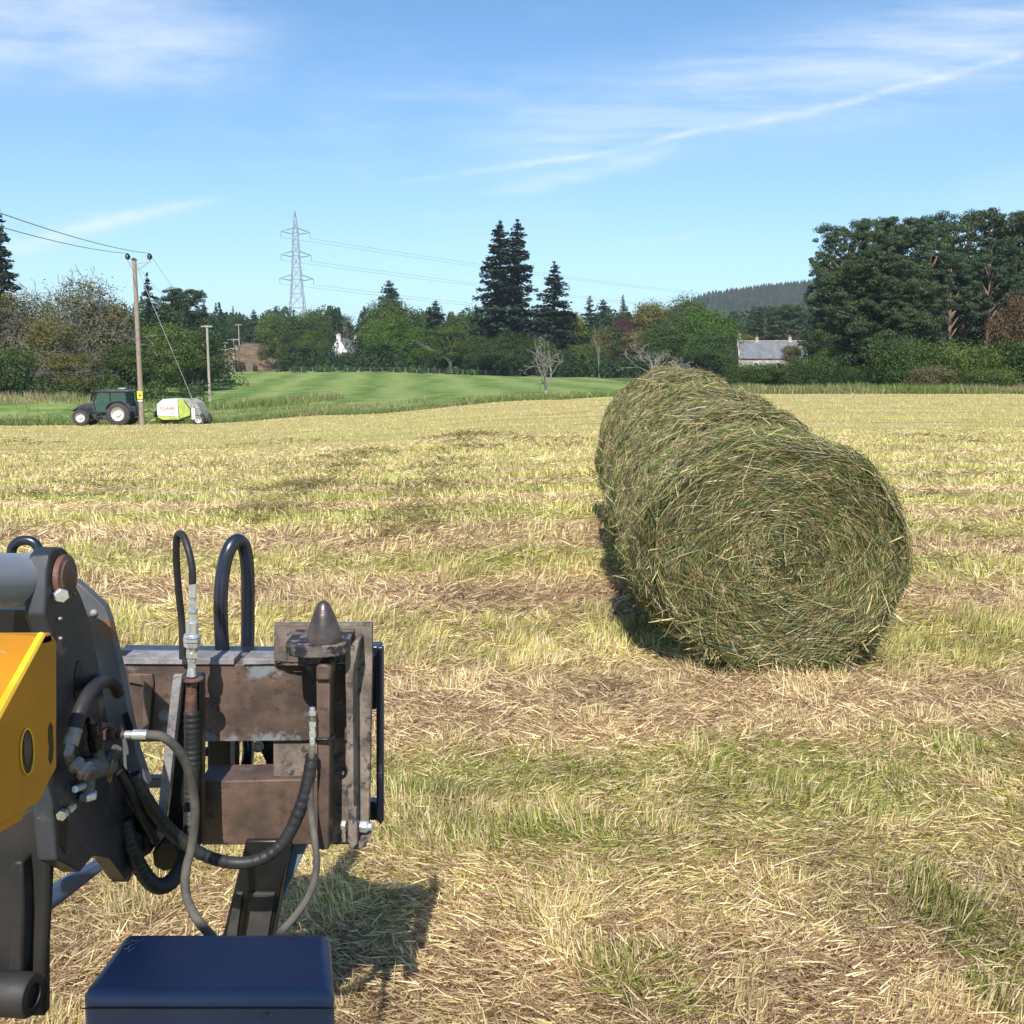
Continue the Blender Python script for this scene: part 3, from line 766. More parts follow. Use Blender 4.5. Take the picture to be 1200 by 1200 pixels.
protos = {}
def proto(kind):
    if kind in protos: return protos[kind]
    k = {'oak1': lambda: broadleaf(1), 'oak2': lambda: broadleaf(2, 12, 5.4), 'oak3': lambda: broadleaf(3, 13, 4.4, .05), 'round1': lambda: broadleaf(4, 11, 5.4, .03, 1.15, leaf=.27),
         'birch': lambda: broadleaf(5, 12, 3.6, .30, .8, leaf=.24), 'bush1': lambda: broadleaf(6, 5, 4.0, .0, 1., leaf=.22), 'bush2': lambda: broadleaf(8, 4, 4.6, .0, 1., leaf=.20),
         'scrub1': lambda: scrubby(12), 'scrub2': lambda: scrubby(13, 12, 5.5), 'spruce1': lambda: spruce(21, 20, 3.8, .12, n_lev=44), 'spruce2': lambda: spruce(22, 20, 3.4, .4, dens=.8), 'fir': lambda: spruce(23, 24, 5.6, .30, .03, 56, .04, 1.15, .72, True),
         'fir1': lambda: spruce(27, 20, 4.6, .32, .04, 46, .1, 1.1, .8), 'cone1': lambda: spruce(24, 12, 2.9, .03, .03, 34, .3, 1.2, .9), 'cone2': lambda: spruce(25, 12, 3.6, .05, .03, 34, .2, 1.2, .65),
         'pine1': lambda: pine(31, puffs=48), 'pine2': lambda: pine(32, 17, 5.2, .45, 38), 'pine3': lambda: pine(33, 14, 6.2, .06, 78, True), 'pine4': lambda: pine(34, 17, 5.8, .22, 70),
         'dead1': lambda: dead(41, 6, .55, 9, 4), 'dead2': lambda: dead(42, 6, 1.1, 8, 4), 'dead3': lambda: dead(43, 9, .35, 3, 4)}[kind]()
    bark = m_pinebark if kind.startswith('pine') else m_deadwood if kind.startswith('dead') else m_birch if kind == 'birch' else m_darkbark if kind[:3] in ('spr', 'fir', 'con') else m_bark
    tm = mesh_of(k[0], 'trunk', bark); tw = mesh_of(k[4], 'twigs', barkmat('lichened_twigs', (.24, .23, .19), (.13, .12, .10))) if len(k) > 4 else None
    protos[kind] = (tm, k[1], tw, k[2], k[3]); return protos[kind]
GREEN = {'g': (.058, .092, .022), 'd': (.036, .064, .020), 'y': (.098, .120, .020), 'o': (.082, .083, .026), 'n': (.034, .054, .030), 'b': (.040, .068, .034), 'm': (.060, .020, .026), 'r': (.082, .058, .034), 'gr': (.078, .084, .042), 'p': (.044, .073, .032), 's': (.034, .064, .018), 'gg': (.050, .105, .016)}
def tree(kind, px, top, base, D, wpx, col, label, cat='tree', group=None, name=None, rz=None, dy=0):
    tm, cm, tw, H, Rr = proto(kind)
    x, y, z = ground_at(px, D)
    if base is not None:
        zb = W(px, base, D).z; z = min(z, zb) if zb < z else z
    zt = W(px, top, D).z; h = zt-z
    e = empty(name or {'p': 'pine_tree', 's': 'spruce_tree', 'f': 'fir_tree', 'c': 'conifer_tree', 'd': 'dead_tree'}.get(kind[0] if kind[:2] != 'sc' else '-', 'broadleaf_tree'), (x, y, z), label, cat, group, random.random()*6.28 if rz is None else rz)
    w = wpx/F*D
    e.scale = (w/(2*Rr*.95), w/(2*Rr*.95), h/H)
    if kind in ('bush1', 'bush2'): e.name = 'bush'
    t = link('trunk', tm, None, e)
    if cm:
        c = link('crown', cm, None, e); k = GREEN[col]
        j = random.uniform(.88, 1.14); c.color = (k[0]*j*(1.55 if tm.materials[0] in (m_bark, m_birch) else 1.25)*random.uniform(.95, 1.08), k[1]*j*(1.42 if tm.materials[0] in (m_bark, m_birch) else 1.18), k[2]*j*1.2, 1)
    if tw: link('twigs', tw, None, e)
    return e
WOOD = 'trees of the woodland edge'
trees = [
 # left block
 ('spruce1', 10, 236, None, 140, 86, 'n', 'tall dark spruce at the left edge of the picture, above the grey scrub'),
 ('scrub2', 22, 332, None, 128, 120, 'gr', 'grey lichened broadleaf tree below the tall spruce at the far left'),
 ('scrub1', -40, 330, None, 126, 110, 'gr', 'grey brown broadleaf tree cut by the left edge'),
 ('scrub2', 100, 316, None, 126, 120, 'gr', 'old tree with bare grey twigs rising above its crown, left of the wooden power pole'),
 ('scrub1', 62, 366, None, 118, 92, 'o', 'low olive brown tree in front of the lichened trees'),
 ('oak1', 132, 352, None, 130, 80, 'o', 'olive broadleaf tree just left of the wooden power pole'),
 ('spruce1', 178, 318, None, 160, 54, 'n', 'narrow pointed spruce directly right of the wooden power pole'),
 ('pine4', 216, 340, None, 165, 66, 'b', 'broad dark conifer right of the pointed spruce by the power pole'),
 ('cone1', 243, 352, None, 190, 30, 'n', 'slim conifer beside the broad dark conifer, behind the second pole'),
 ('oak2', 190, 378, None, 133, 92, 'g', 'round green oak behind the wooden power pole'),
 ('oak1', 232, 385, None, 145, 70, 'd', 'dark green tree at the right end of the left-hand wood'),
 ('oak3', 150, 400, None, 122, 80, 'd', 'dark low tree behind the tractor and power pole'),
 ('scrub1', 82, 408, None, 112, 76, 'o', 'twiggy low bush-like tree behind the tractor bonnet'),
 ('bush1', 12, 412, None, 112, 80, 'd', 'dark green bush at the foot of the left wood'),
 ('cone2', 205, 352, None, 170, 30, 'n', 'conifer tip showing between pointed spruce and broad dark conifer'),
 ('bush1', 405, 414, None, 232, 34, 'd', 'dark bush in front of the foot of the white cottage'),
 # behind the small poles
 ('cone2', 262, 362, None, 300, 32, 'b', 'conifer behind the small wooden poles, first right of the slim one'),
 ('oak3', 282, 366, None, 300, 34, 'd', 'rounded dark tree behind the farthest wooden pole'),
 ('cone1', 276, 358, None, 310, 20, 'n', 'thin conifer directly above the farthest wooden pole'),
 ('cone2', 300, 362, None, 300, 30, 'b', 'bushy conifer halfway between poles and pylon'),
 ('oak3', 318, 364, None, 240, 36, 'g', 'slender tree left of the pylon foot on the brown bank'),
 ('oak2', 338, 378, None, 270, 42, 'd', 'dark broadleaf tree left of the pylon leg'),
 ('oak1', 356, 372, None, 235, 52, 's', 'dark green tree in front of the pylon foot'),
 ('oak2', 370, 362, None, 255, 44, 'g', 'tall green tree just right of the pylon'),
 ('round1', 368, 388, None, 228, 44, 'g', 'round bright tree left of the white cottage gable'),
 ('oak1', 352, 400, None, 224, 44, 'd', 'low dark tree at the field edge under the pylon'),
 ('oak3', 404, 366, None, 290, 34, 'd', 'tree behind the white cottage'),
 ('dead3', 408, 374, None, 275, 26, 'g', 'bare dead tree standing behind the white cottage roof'),
 ('cone2', 428, 358, None, 290, 30, 'b', 'conifer behind the right end of the white cottage'),
 ('oak3', 444, 372, None, 235, 54, 'g', 'green tree touching the right side of the white cottage'),
 ('cone2', 458, 327, None, 270, 60, 'n', 'pointed conifer poking highest between pylon and tall twin firs'),
 ('round1', 464, 372, None, 226, 70, 'gg', 'bright round sycamore below the pointed conifer'),
 ('oak2', 462, 350, None, 250, 76, 'g', 'big green tree surrounding the pointed conifer'),
 ('oak1', 492, 382, None, 226, 50, 'gg', 'bright green tree between sycamore and pale-trunked birch'),
 ('oak3', 498, 364, None, 250, 30, 'g', 'narrow green tree left of the small dark spruce'),
 ('cone2', 511, 351, None, 245, 50, 'n', 'small dark spruce left of the pale-trunked birch'),
 ('birch', 528, 376, None, 212, 50, 'g', 'birch with a forked pale trunk at the field edge'),
 ('oak1', 546, 366, None, 248, 56, 'd', 'dark tree left of the tall twin firs'),
 ('cone2', 558, 356, None, 260, 26, 'n', 'low conifer tip close to the left side of the twin firs'),
 ('fir', 597, 255, None, 225, 112, 'n', 'very tall twin-topped dark fir, highest tree in the middle of the picture'),
 ('fir1', 649, 306, None, 228, 84, 'n', 'tall dark fir right of the twin-topped one'),
 ('oak1', 560, 392, None, 212, 46, 's', 'small dark tree left below the twin firs'),
 ('round1', 600, 390, None, 206, 74, 's', 'round dark green tree in front of the twin firs'),
 ('oak2', 636, 398, None, 206, 56, 'd', 'dark tree behind the bleached dead bush'),
 ('oak3', 668, 362, None, 232, 44, 'y', 'yellow green tree right of the tall firs'),
 ('cone1', 690, 346, None, 280, 52, 'b', 'conifer with a sharp top between yellow tree and copper beech'),
 ('cone2', 706, 350, None, 285, 54, 'b', 'conifer partly merged with its sharp-topped neighbour left of the copper beech'),
 ('cone1', 729, 345, None, 285, 36, 'gr', 'small pale conifer behind the copper beech'),
 ('round1', 730, 375, None, 232, 44, 'm', 'dark purple copper beech'),
 ('oak2', 702, 384, None, 225, 44, 'o', 'olive tree left of the copper beech'),
 ('oak1', 688, 402, None, 206, 56, 'g', 'green tree at the field edge left of the leaning dead trunk'),
 ('oak1', 760, 352, None, 245, 64, 'o', 'brownish oak right of the copper beech'),
 ('oak3', 744, 384, None, 222, 48, 'gr', 'greyish tree in front of the copper beech'),
 ('round1', 802, 348, None, 215, 78, 'g', 'large domed green oak above the bales'),
 ('oak2', 834, 362, None, 205, 76, 'gg', 'large bright oak left of the long stone house'),
 ('oak1', 780, 380, None, 205, 66, 's', 'dark green tree above the farthest bale'),
 ('round1', 832, 388, None, 195, 70, 's', 'dark rounded tree covering the left end of the long house'),
 # snags
 ('dead1', 640, 402, None, 98, 40, 'g', 'bleached dead bush of upright bare branches at the field edge'),
 ('dead3', 702, 388, None, 200, 22, 'g', 'leaning bare dead trunk left of the copper beech'),
 ('dead2', 764, 404, None, 150, 64, 'g', 'wide grey dead tree with antler-like branches behind the bales'),
 ('dead1', 796, 420, None, 148, 30, 'g', 'small grey dead snag right of the antler-branched one'),
 # house surroundings
 ('pine2', 893, 362, None, 260, 40, 'p', 'pine behind the long house roof, left one'),
 ('pine4', 921, 358, None, 255, 42, 'p', 'pine behind the long house roof, right one'),
 ('oak3', 872, 388, None, 235, 34, 'o', 'small olive tree behind the left chimney of the long house'),
 ('oak2', 962, 372, None, 150, 44, 'o', 'olive tree between the long house and the pine grove'),
 ('birch', 927, 402, None, 132, 30, 'gr', 'thin grey bush in front of the house wall'),
 # pine grove
 ('pine1', 992, 262, None, 112, 80, 'p', 'leftmost tall pine of the right-hand grove'),
 ('pine4', 1040, 258, None, 116, 104, 'p', 'broad pine second from the left in the grove'),
 ('pine3', 1020, 300, None, 106, 116, 'p', 'spreading pine with foliage down to the ground, left side of grove'),
 ('pine3', 1062, 330, None, 104, 96, 'p', 'low sweeping pine in the middle of the grove'),
 ('pine2', 1085, 268, None, 112, 84, 'p', 'pine with a bare upper trunk, middle of the grove'),
 ('pine1', 1126, 250, None, 118, 96, 'p', 'tallest pine of the grove'),
 ('pine2', 1110, 300, None, 108, 66, 'b', 'pine with an orange lower trunk in front of the tallest pine'),
 ('pine4', 1180, 252, None, 116, 100, 'p', 'pine near the right edge of the picture'),
 ('pine2', 1155, 282, None, 110, 80, 'b', 'dark pine left of the russet bush'),
 ('pine1', 1232, 256, None, 116, 100, 'p', 'pine cut by the right edge of the picture'),
 ('pine2', 972, 300, None, 118, 60, 'b', 'dark pine on the left flank of the grove'),
 ('pine4', 1215, 300, None, 124, 90, 'b', 'dark pine behind the russet bush'),
 ('round1', 1192, 345, None, 98, 76, 'r', 'russet brown leafy tree at the right edge'),
 ('bush2', 1060, 400, None, 97, 90, 's', 'dark green bush under the sweeping pine'),
 ('bush2', 1130, 404, None, 95, 110, 'g', 'wide green bush beneath the bare pine trunks'),
 ('bush1', 1190, 402, None, 94, 90, 's', 'tall green bush below the russet tree'),
 ('bush2', 1165, 432, None, 91, 84, 'g', 'low bright bush on the right field edge'),
 ('bush1', 1095, 430, None, 92, 60, 'gr', 'pale olive bush beside the long grass on the right'),
 ('bush2', 944, 421, None, 102, 60, 's', 'rounded gorse bush in front of the long house, right of centre'),
 ('bush1', 902, 427, None, 104, 60, 's', 'gorse bush below the house wall'),
 ('bush2', 868, 427, None, 104, 50, 'd', 'small dark gorse bush right of the bales'),
 ('bush1', 968, 410, None, 106, 50, 's', 'tall gorse bush touching the pine grove'),
 ('bush2', 1005, 430, None, 100, 70, 's', 'dark bush in the shade under the leftmost pine'),
]
for t_ in trees:
    k = t_[0]
    isb = k.startswith('bush')
    tree(k, t_[1], t_[2], t_[3], t_[4], t_[5], t_[6], t_[7], 'bush' if isb else 'dead tree' if k.startswith('dead') else 'tree',
         ('bushes along the right field edge' if t_[1] > 800 else WOOD) if isb else 'bare dead trees' if k.startswith('dead') else 'pines of the right-hand grove' if k.startswith('pine') and t_[1] > 960 else WOOD)

# far wood seen between and behind the nearer trees, one mass
def mass(name, spec, label, mat=None, tone=1.):
    r_ = np.random.default_rng(77); G_ = []
    for (x0, x1, D0, D1, h0, h1, n, col) in spec:
        for i in range(n):
            px = r_.uniform(x0, x1)
            if 386 < px < 420 and D0 < 262 and D0 > 215: continue
            if 862 < px < 945 and 150 < D0 < 262: continue
            D = r_.uniform(D0, D1); x, y, z = ground_at(px, D); h = r_.uniform(h0, h1); w = h*r_.uniform(.28, .45)
            k = int(130*h*w/4)+80; u_ = unit(r_.normal(0, 1, (k, 3))); con = r_.random() < .45
            zz = r_.random(k)
            rad = np.where(con, (1-zz)*.85+.08, np.sqrt(np.clip(1-(zz-.4)**2/.37, .02, 1)))*w
            a = r_.random(k)*6.283; lump = 1+.25*np.sin(a*3+zz*9+px)
            P = np.stack([x+np.cos(a)*rad*lump, y+np.sin(a)*rad*lump, z+zz*h*(1+.05*np.sin(a*5))], -1)
            Nn = np.stack([np.cos(a), np.sin(a), np.full(k, .6)], -1)
            c = np.array(GREEN[col])*(np.array([.8, .9, 1.1]) if con else 1)*r_.uniform(.75, 1.25)*tone
            G_.append(cards(r_, P, Nn, r_.uniform(.3, .6, k)*max(.45, D/230), c*r_.uniform(.7, 1.25, (k, 1))))
    o = link(name, leafmesh(name, G_, mat or m_leaf)); o.color = (1, 1, 1, 1); return tag(o, label, 'wood', None, 'stuff')
mass('distant_wood', [(180, 350, 320, 350, 10, 17, 70, 'd'), (-120, 260, 150, 175, 8, 13, 60, 'd'), (330, 960, 270, 300, 9, 16, 190, 'd'), (330, 700, 232, 250, 6, 11, 90, 's'), (700, 900, 225, 250, 7, 12, 60, 's'), (950, 1300, 128, 150, 6, 10, 80, 'b'), (1260, 1900, 110, 140, 8, 14, 60, 'p'), (-700, -60, 120, 150, 8, 14, 60, 'd')],
     'dark mixed wood filling in behind the nearer trees')
mass('undergrowth', [(330, 860, 214, 222, 1.5, 4, 190, 'd'), (-80, 240, 108, 116, 1.2, 3.4, 90, 'g'), (960, 1300, 96, 104, 1.2, 3, 90, 's'), (640, 860, 196, 204, 2, 4, 60, 's'), (240, 330, 225, 235, 1, 2.5, 30, 'r'), (330, 620, 208, 212, .6, 1.6, 60, 'gg')],
     'low bushes and bracken along the foot of the trees')

# wooded hill
m_hill, g = newmat('hill_ground'); principled(g, (.055, .05, .04), .95, spec=.1)
hp = [(560, 430), (700, 400), (760, 376), (800, 358), (825, 347), (880, 339), (940, 333), (1000, 326), (1100, 315), (1250, 312), (1400, 330), (1700, 380)]
HX = np.array([W(p[0], p[1], 1250).x for p in hp]); HZ = np.array([W(p[0], p[1], 1250).z for p in hp])
def hillz(x, y):
    top = np.interp(x, HX, HZ)-12
    f = np.clip((y-700)/550, 0, 1); f = f*f*(3-2*f); g2 = np.clip((2100-y)/700, 0, 1)
    return T(x, y)*(1-f)+np.maximum(top, 5)*f*g2+0*x
gx, gy = np.meshgrid(np.linspace(-150, 1250, 120), np.linspace(690, 2150, 60)); gz = hillz(gx, gy)
a = (np.arange(59)[:, None]*120+np.arange(119)[None]).ravel()
o = link('hill', np_mesh('hill', np.stack([gx, gy, gz], -1).reshape(-1, 3), np.stack([a, a+1, a+121, a+120], -1)), m_hill); tag(o, kind='structure')
r_ = np.random.default_rng(5); n = 15000
y = r_.uniform(760, 1330, n); x = r_.uniform(-40, 700, n)
ok = (x/y > -.05) & (x/y < .56)
# gaps of felled ground between plantation blocks
ok &= ~((np.abs((y-1010)+.12*x-20*np.sin(x*.01)) < 6))
x = x[ok]; y = y[ok]; n = len(x); h = r_.uniform(10, 15, n)*np.where(y > 1000, 1.15, .9); z = hillz(x, y); w = h*r_.uniform(.16, .22, n)
V = []; base = np.stack([x, y, z], -1)
K = 5
ring = []
for k in range(K):
    a = 2*np.pi*k/K
    ring.append(base+np.stack([np.cos(a)*w, np.sin(a)*w, h*.22], -1))
tip = base+np.stack([0*x, 0*x, h], -1)
V = np.stack(ring+[tip], 1).reshape(-1, 3); b = np.arange(n)*(K+1)
Tt = np.concatenate([np.stack([b+k, b+(k+1) % K, b+K], -1) for k in range(K)])
cc = np.array([.030, .046, .026])*r_.uniform(.7, 1.35, (n, 1))*np.where((fnoise(x, y, .01, 8) > .55)[:, None], [[1.25, .95, .9]], [[1, 1, 1]])
o = link('hill_plantation', np_mesh('hill_plantation', V, None, Tt, np.repeat(cc, K+1, 0)), m_needle); o.color = (1, 1, 1, 1)
tag(o, 'conifer plantation covering the distant hill', 'plantation', None, 'stuff')

# brown bracken bank beyond the green field
m_bank, g = newmat('bracken_bank')
v = g.n('ShaderNodeNewGeometry').outputs['Position']; f = g.noise(v, .5, 5, .7)
principled(g, g.ramp(f, [(.35, (.10, .07, .04)), (.6, (.19, .13, .085)), (.72, (.12, .14, .05))]), .95, 0, g.bump(f, 1, .4), .1)
gx, gy = np.meshgrid(np.linspace(-75, -42, 50), np.linspace(226, 262, 30)); s = np.clip((gy-226)/30, 0, 1)
gz = T(gx, gy)-.1+6.2*s*s*(3-2*s)*np.clip((gx+75)/8, 0, 1)*np.clip((-42-gx)/6, 0, 1)+.3*np.sin(gx*1.1+gy)
a = (np.arange(29)[:, None]*50+np.arange(49)[None]).ravel()
o = link('bank', np_mesh('bank', np.stack([gx, gy, gz], -1).reshape(-1, 3), np.stack([a, a+1, a+51, a+50], -1)), m_bank); tag(o, kind='structure')
# ------------------------------------------------------------------ simple materials
def plain(name, c, rough=.5, metal=0., spec=.5, b=.25):
    return paint(name, c, tuple(k*(1-b) for k in c), 3, rough, metal, .05, spec=spec)
m_black = plain('black_paint', (.018, .019, .022), .38)
m_tyre = plain('tyre_rubber', (.055, .05, .045), .85)
m_dustyblack = paint('dusty_grey_body', (.055, .055, .06), (.03, .032, .036), 2, .45, 0, .05)
m_rim = plain('pale_rim', (.62, .60, .56), .5)
m_lime = plain('lime_paint', (.42, .50, .10), .5)
m_white = plain('white_panel', (.78, .78, .74), .4, b=.06)
m_greymetal = paint('galvanised', (.42, .43, .43), (.30, .31, .31), 4, .5, .4)
m_red = plain('red_lettering', (.55, .03, .03), .5)
m_glass, g = newmat('cab_glass'); principled(g, (.05, .12, .10), .06, 0, spec=.8, Alpha=.55)
m_wood = barkmat('weathered_pole', (.33, .27, .20), (.21, .17, .13), 5)
m_palewood = barkmat('pale_pole', (.40, .36, .30), (.30, .27, .23), 5)
m_pylon = plain('pylon_steel', (.36, .38, .40), .6, 0.)
m_wire = plain('wire', (.16, .17, .18), .6)
m_insul = plain('black_insulator', (.02, .015, .015), .3)
m_yellowsign = plain('yellow_plate', (.75, .60, .06), .5, b=.05)
m_slate = paint('slate_roof', (.16, .165, .175), (.105, .11, .115), 1.2, .7, 0, .3)
m_harl = paint('white_harling', (.82, .81, .78), (.76, .75, .72), 1.5, .9, 0, .2)
m_stone = paint('pinkish_stone_wall', (.50, .43, .37), (.33, .27, .23), .9, .9, 0, .3)
m_darkglass = plain('window_glass', (.02, .025, .03), .1)
m_brick = paint('chimney_stone', (.52, .46, .38), (.36, .31, .26), 3, .9)

# ------------------------------------------------------------------ tractor
def wheel(mb_t, mb_r, cx, cy, cz, r, w, side):
    rim = r*.56
    prof = [(-w/2, rim), (-w/2, r*.86), (-w*.38, r*.97), (-w*.15, r), (w*.15, r), (w*.38, r*.97), (w/2, r*.86), (w/2, rim)]
    mb_t.lathe((cx, cy, cz), (0, 1, 0), prof, 36, False)
    n = 22
    for i in range(n):                                    # lugs
        a = 2*math.pi*i/n
        for s in (-1, 1):
            a2 = a+(.5 if s > 0 else 0)*2*math.pi/n
            c = Vector((cx+math.cos(a2)*r*.995, cy+s*w*.22, cz+math.sin(a2)*r*.995))
            mb_t.box(c, (.07, w*.46, .045), Matrix.Rotation(-a2, 3, 'Y') @ Matrix.Rotation(s*.5, 3, 'X'))
    o_ = side*w*.5
    mb_r.lathe((cx, cy, cz), (0, side, 0), [(-.1, rim*1.02), (w*.5+.01, rim*1.02), (w*.47, rim*.93), (w*.25, rim*.80), (w*.20, rim*.42), (w*.38, rim*.36), (w*.42, rim*.2), (w*.42, .001)], 28)
TX, TY = (125-600)/1200*80*.99, 80.0
tz_ = Tz(TX, TY)
tr = empty('tractor', (TX, TY, tz_), 'dark grey tractor with a glazed cab, facing left beside the wooden power pole', 'tractor')
def L(o_): return Vector((TX, TY, tz_))+Vector(o_)
class LB(MB):
    """mesh builder in the local frame of a thing"""
    def __init__(s, org): super().__init__(); s.org = Vector(org)
    def add(s, vs, fs): return super().add([Vector(p)+s.org for p in vs], fs)
def prof_y(lb, pts, y0, y1): lb.prism([(p[0], y0, p[1]) for p in pts], (0, y1-y0, 0))
b = LB(tr.location)
prof_y(b, [(-2.0, .55), (-2.2, .85), (-2.1, 1.0), (2.0, 1.0), (2.2, .7), (1.9, .5), (-.2, .42)], -.30, .30)
b.box((-1.8, 0, .68), (.3, 1.5, .22)); b.box((1.1, 0, .92), (.4, 1.6, .3)); b.box((-2.35, 0, .75), (.35, .8, .4))
b.build('chassis', m_dustyblack, tr, .02)
b = LB(tr.location)
prof_y(b, [(-2.42, .95), (-2.48, 1.25), (-2.28, 1.52), (-1.6, 1.72), (-.68, 1.84), (-.68, .98)], -.40, .40)
b.build('bonnet', m_dustyblack, tr, .06)
b = LB(tr.location)
for k in range(5): b.box((-2.0+k*.22, -.41, 1.22), (.15, .02, .25))
b.build('grille', m_black, tr)
b = LB(tr.location)
P_ = .07
for sy in (-.78, .78):
    pl = [(-.70, 1.05), (-.86, 1.85), (-.50, 2.60)]
    b.tube([(p[0], sy, p[1]) for p in pl], P_*.6, 6); b.tube([(.45, sy, 1.1), (.42, sy, 2.6)], P_*.7, 6); b.tube([(1.75, sy, 1.5), (1.62, sy, 2.6)], P_*.7, 6)
    b.box((.1, sy, 1.02), (1.7, .06, .12)); b.box((1.15, sy, 1.47), (1.3, .05, .1))
b.box((.4, 0, 1.05), (2.2, 1.5, .12)); b.box((1.70, 0, 1.5), (.08, 1.5, .5))
b.build('cab_frame', m_black, tr)
b = LB(tr.location)
for sy in (-.77, .77):
    prof_y(b, [(-.68, 1.08), (-.83, 1.85), (-.49, 2.58), (.42, 2.58), (.44, 1.08)], sy-.008, sy+.008)
    prof_y(b, [(.47, 1.52), (.45, 2.58), (1.60, 2.58), (1.71, 1.52)], sy-.008, sy+.008)
b.prism([(-.84, -.74, 1.85), (-.84, .74, 1.85), (-.50, .74, 2.57), (-.50, -.74, 2.57)], (.012, 0, 0)); b.prism([(1.72, -.74, 1.75), (1.72, .74, 1.75), (1.62, .74, 2.57), (1.62, -.74, 2.57)], (.012, 0, 0))
b.build('cab_glass', m_glass, tr)
b = LB(tr.location); prof_y(b, [(-.72, 2.58), (-.68, 2.70), (-.2, 2.78), (1.6, 2.76), (1.9, 2.66), (1.88, 2.56)], -.86, .86); b.build('cab_roof', m_dustyblack, tr, .05)
b = LB(tr.location); b.box((1.15, 0, 2.84), (.55, .5, .12)); b.build('roof_unit', m_greymetal, tr, .03)
b = LB(tr.location); prof_y(b, [(.35, 1.12), (.55, 1.35), (.62, 1.9), (.75, 1.95), (.85, 1.4), (1.1, 1.3), (1.1, 1.12)], -.25, .25); b.build('driver_seat', m_black, tr, .03)
for sy, side in ((-.92, -1), (.92, 1)):
    t_ = LB(tr.location); r2 = LB(tr.location); wheel(t_, r2, 1.1, sy, .90, .90, .52, side); w_ = t_.build('wheel', m_tyre, tr); r2.build('rim', m_rim, w_)
    t_ = LB(tr.location); r2 = LB(tr.location); wheel(t_, r2, -1.8, sy, .64, .64, .42, side); w_ = t_.build('wheel', m_tyre, tr); r2.build('rim', m_rim, w_)
    f_ = LB(tr.location); arc = [(1.1+1.05*math.cos(a), .95+1.0*math.sin(a)) for a in np.linspace(.15, 2.75, 12)]
    arc2 = [(1.1+.97*math.cos(a), .95+.92*math.sin(a)) for a in np.linspace(2.75, .15, 12)]
    for q in range(11): prof_y(f_, [arc[q], arc[q+1], arc2[10-q], arc2[11-q]], sy-.30, sy+.28)
    f_.build('rear_fender', m_dustyblack, tr)
    f_ = LB(tr.location); arc = [(-1.8+.76*math.cos(a), .68+.76*math.sin(a)) for a in np.linspace(.2, 2.5, 10)]; arc2 = [(-1.8+.71*math.cos(a), .68+.71*math.sin(a)) for a in np.linspace(2.5, .2, 10)]
    for q in range(9): prof_y(f_, [arc[q], arc[q+1], arc2[8-q], arc2[9-q]], sy-.22, sy+.22)
    f_.build('front_fender', m_dustyblack, tr)
b = LB(tr.location)
for k in range(3): b.box((-.35-.03*k, -.98, .98-.26*k), (.42, .24, .04))
b.box((-.58, -.98, .72), (.04, .2, .56)); b.box((-.16, -.98, .72), (.04, .2, .56)); b.box((.0, -.85, .62), (.5, .3, .35)); b.build('steps', m_dustyblack, tr)
b = LB(tr.location); b.tube([(-.72, -.78, 2.45), (-.85, -1.1, 2.4), (-.85, -1.1, 1.95)], .015, 6); b.box((-.86, -1.12, 2.12), (.06, .22, .42)); b.build('mirror', m_black, tr)
b = LB(tr.location); b.tube([(-.82, .5, 1.5), (-.82, .5, 2.5), (-.9, .5, 2.6)], .05, 8); b.build('exhaust', m_black, tr)
b = LB(tr.location); b.tube([(1.9, -.35, .8), (2.3, -.4, .65), (2.75, -.4, .55)], .05, 6); b.tube([(1.9, .35, .8), (2.3, .4, .65), (2.75, .4, .55)], .05, 6); b.tube([(1.8, 0, 1.2), (2.6, 0, .95)], .05, 6); b.box((2.0, 0, 1.15), (.35, .8, .7)); b.build('linkage', m_dustyblack, tr)

# ------------------------------------------------------------------ baler
BX, BY = (210-600)/1200*80.3*.99, 80.3
bz_ = Tz(BX, BY); ba = empty('round_baler', (BX, BY, bz_), 'white and lime green round baler hitched behind the tractor', 'baler')
def bl(px, py): p = W(px, py, BY-1.1); return (p.x-BX, p.z-bz_)
def bprof(pts, y0, y1, name, m_, bev=.03):
    b = LB(ba.location); prof_y(b, [bl(*p) for p in pts], y0, y1); return b.build(name, m_, ba, bev)
body = bprof([(183.6, 474), (190.5, 467.8), (207.5, 467.6), (209.3, 488.5), (184.2, 487)], -1.10, 1.10, 'body_panel', m_white)
bprof([(184.4, 487.3), (209.3, 488.8), (210, 491.8), (191, 492.2), (185, 489.5)], -1.09, 1.09, 'lower_skirt', m_lime)
bprof([(208.0, 467.8), (214, 468.6), (222.4, 480), (222.8, 487), (210.4, 491)], -1.12, 1.12, 'tailgate_panel', m_lime)
bprof([(214.4, 467.6), (221, 467.2), (229, 471.5), (235, 483), (236, 491), (231, 493.5), (224, 492), (223.2, 479.5)], -1.05, 1.05, 'tailgate', paint('tailgate_grey', (.36, .36, .30), (.24, .24, .19), 2, .6))
b = LB(ba.location)
for k in range(5):
    p = bl(229.5, 478+k*2.6); b.box((p[0], -1.07, p[1]), (.62, .04, .07))
b.build('slats', m_greymetal, ba)
b = LB(ba.location); p = bl(226.5, 485); b.box((p[0], -1.08, p[1]), (.25, .05, .85)); b.build('side_frame', m_white, ba)
b = LB(ba.location)
d0 = bl(172, 494.5); d1 = bl(184, 490); d2 = bl(184, 478)
b.tube([(d0[0], 0, d0[1]+.05), (d1[0], -.3, d1[1])], .09, 6); b.tube([(d0[0], 0, d0[1]+.05), (d1[0], .3, d1[1])], .09, 6); b.tube([(d1[0]-.4, -.8, d1[1]-.1), (d2[0]-.3, -.8, d2[1]-.3), (d2[0]+.1, -.8, d2[1]+.1)], .05, 6)
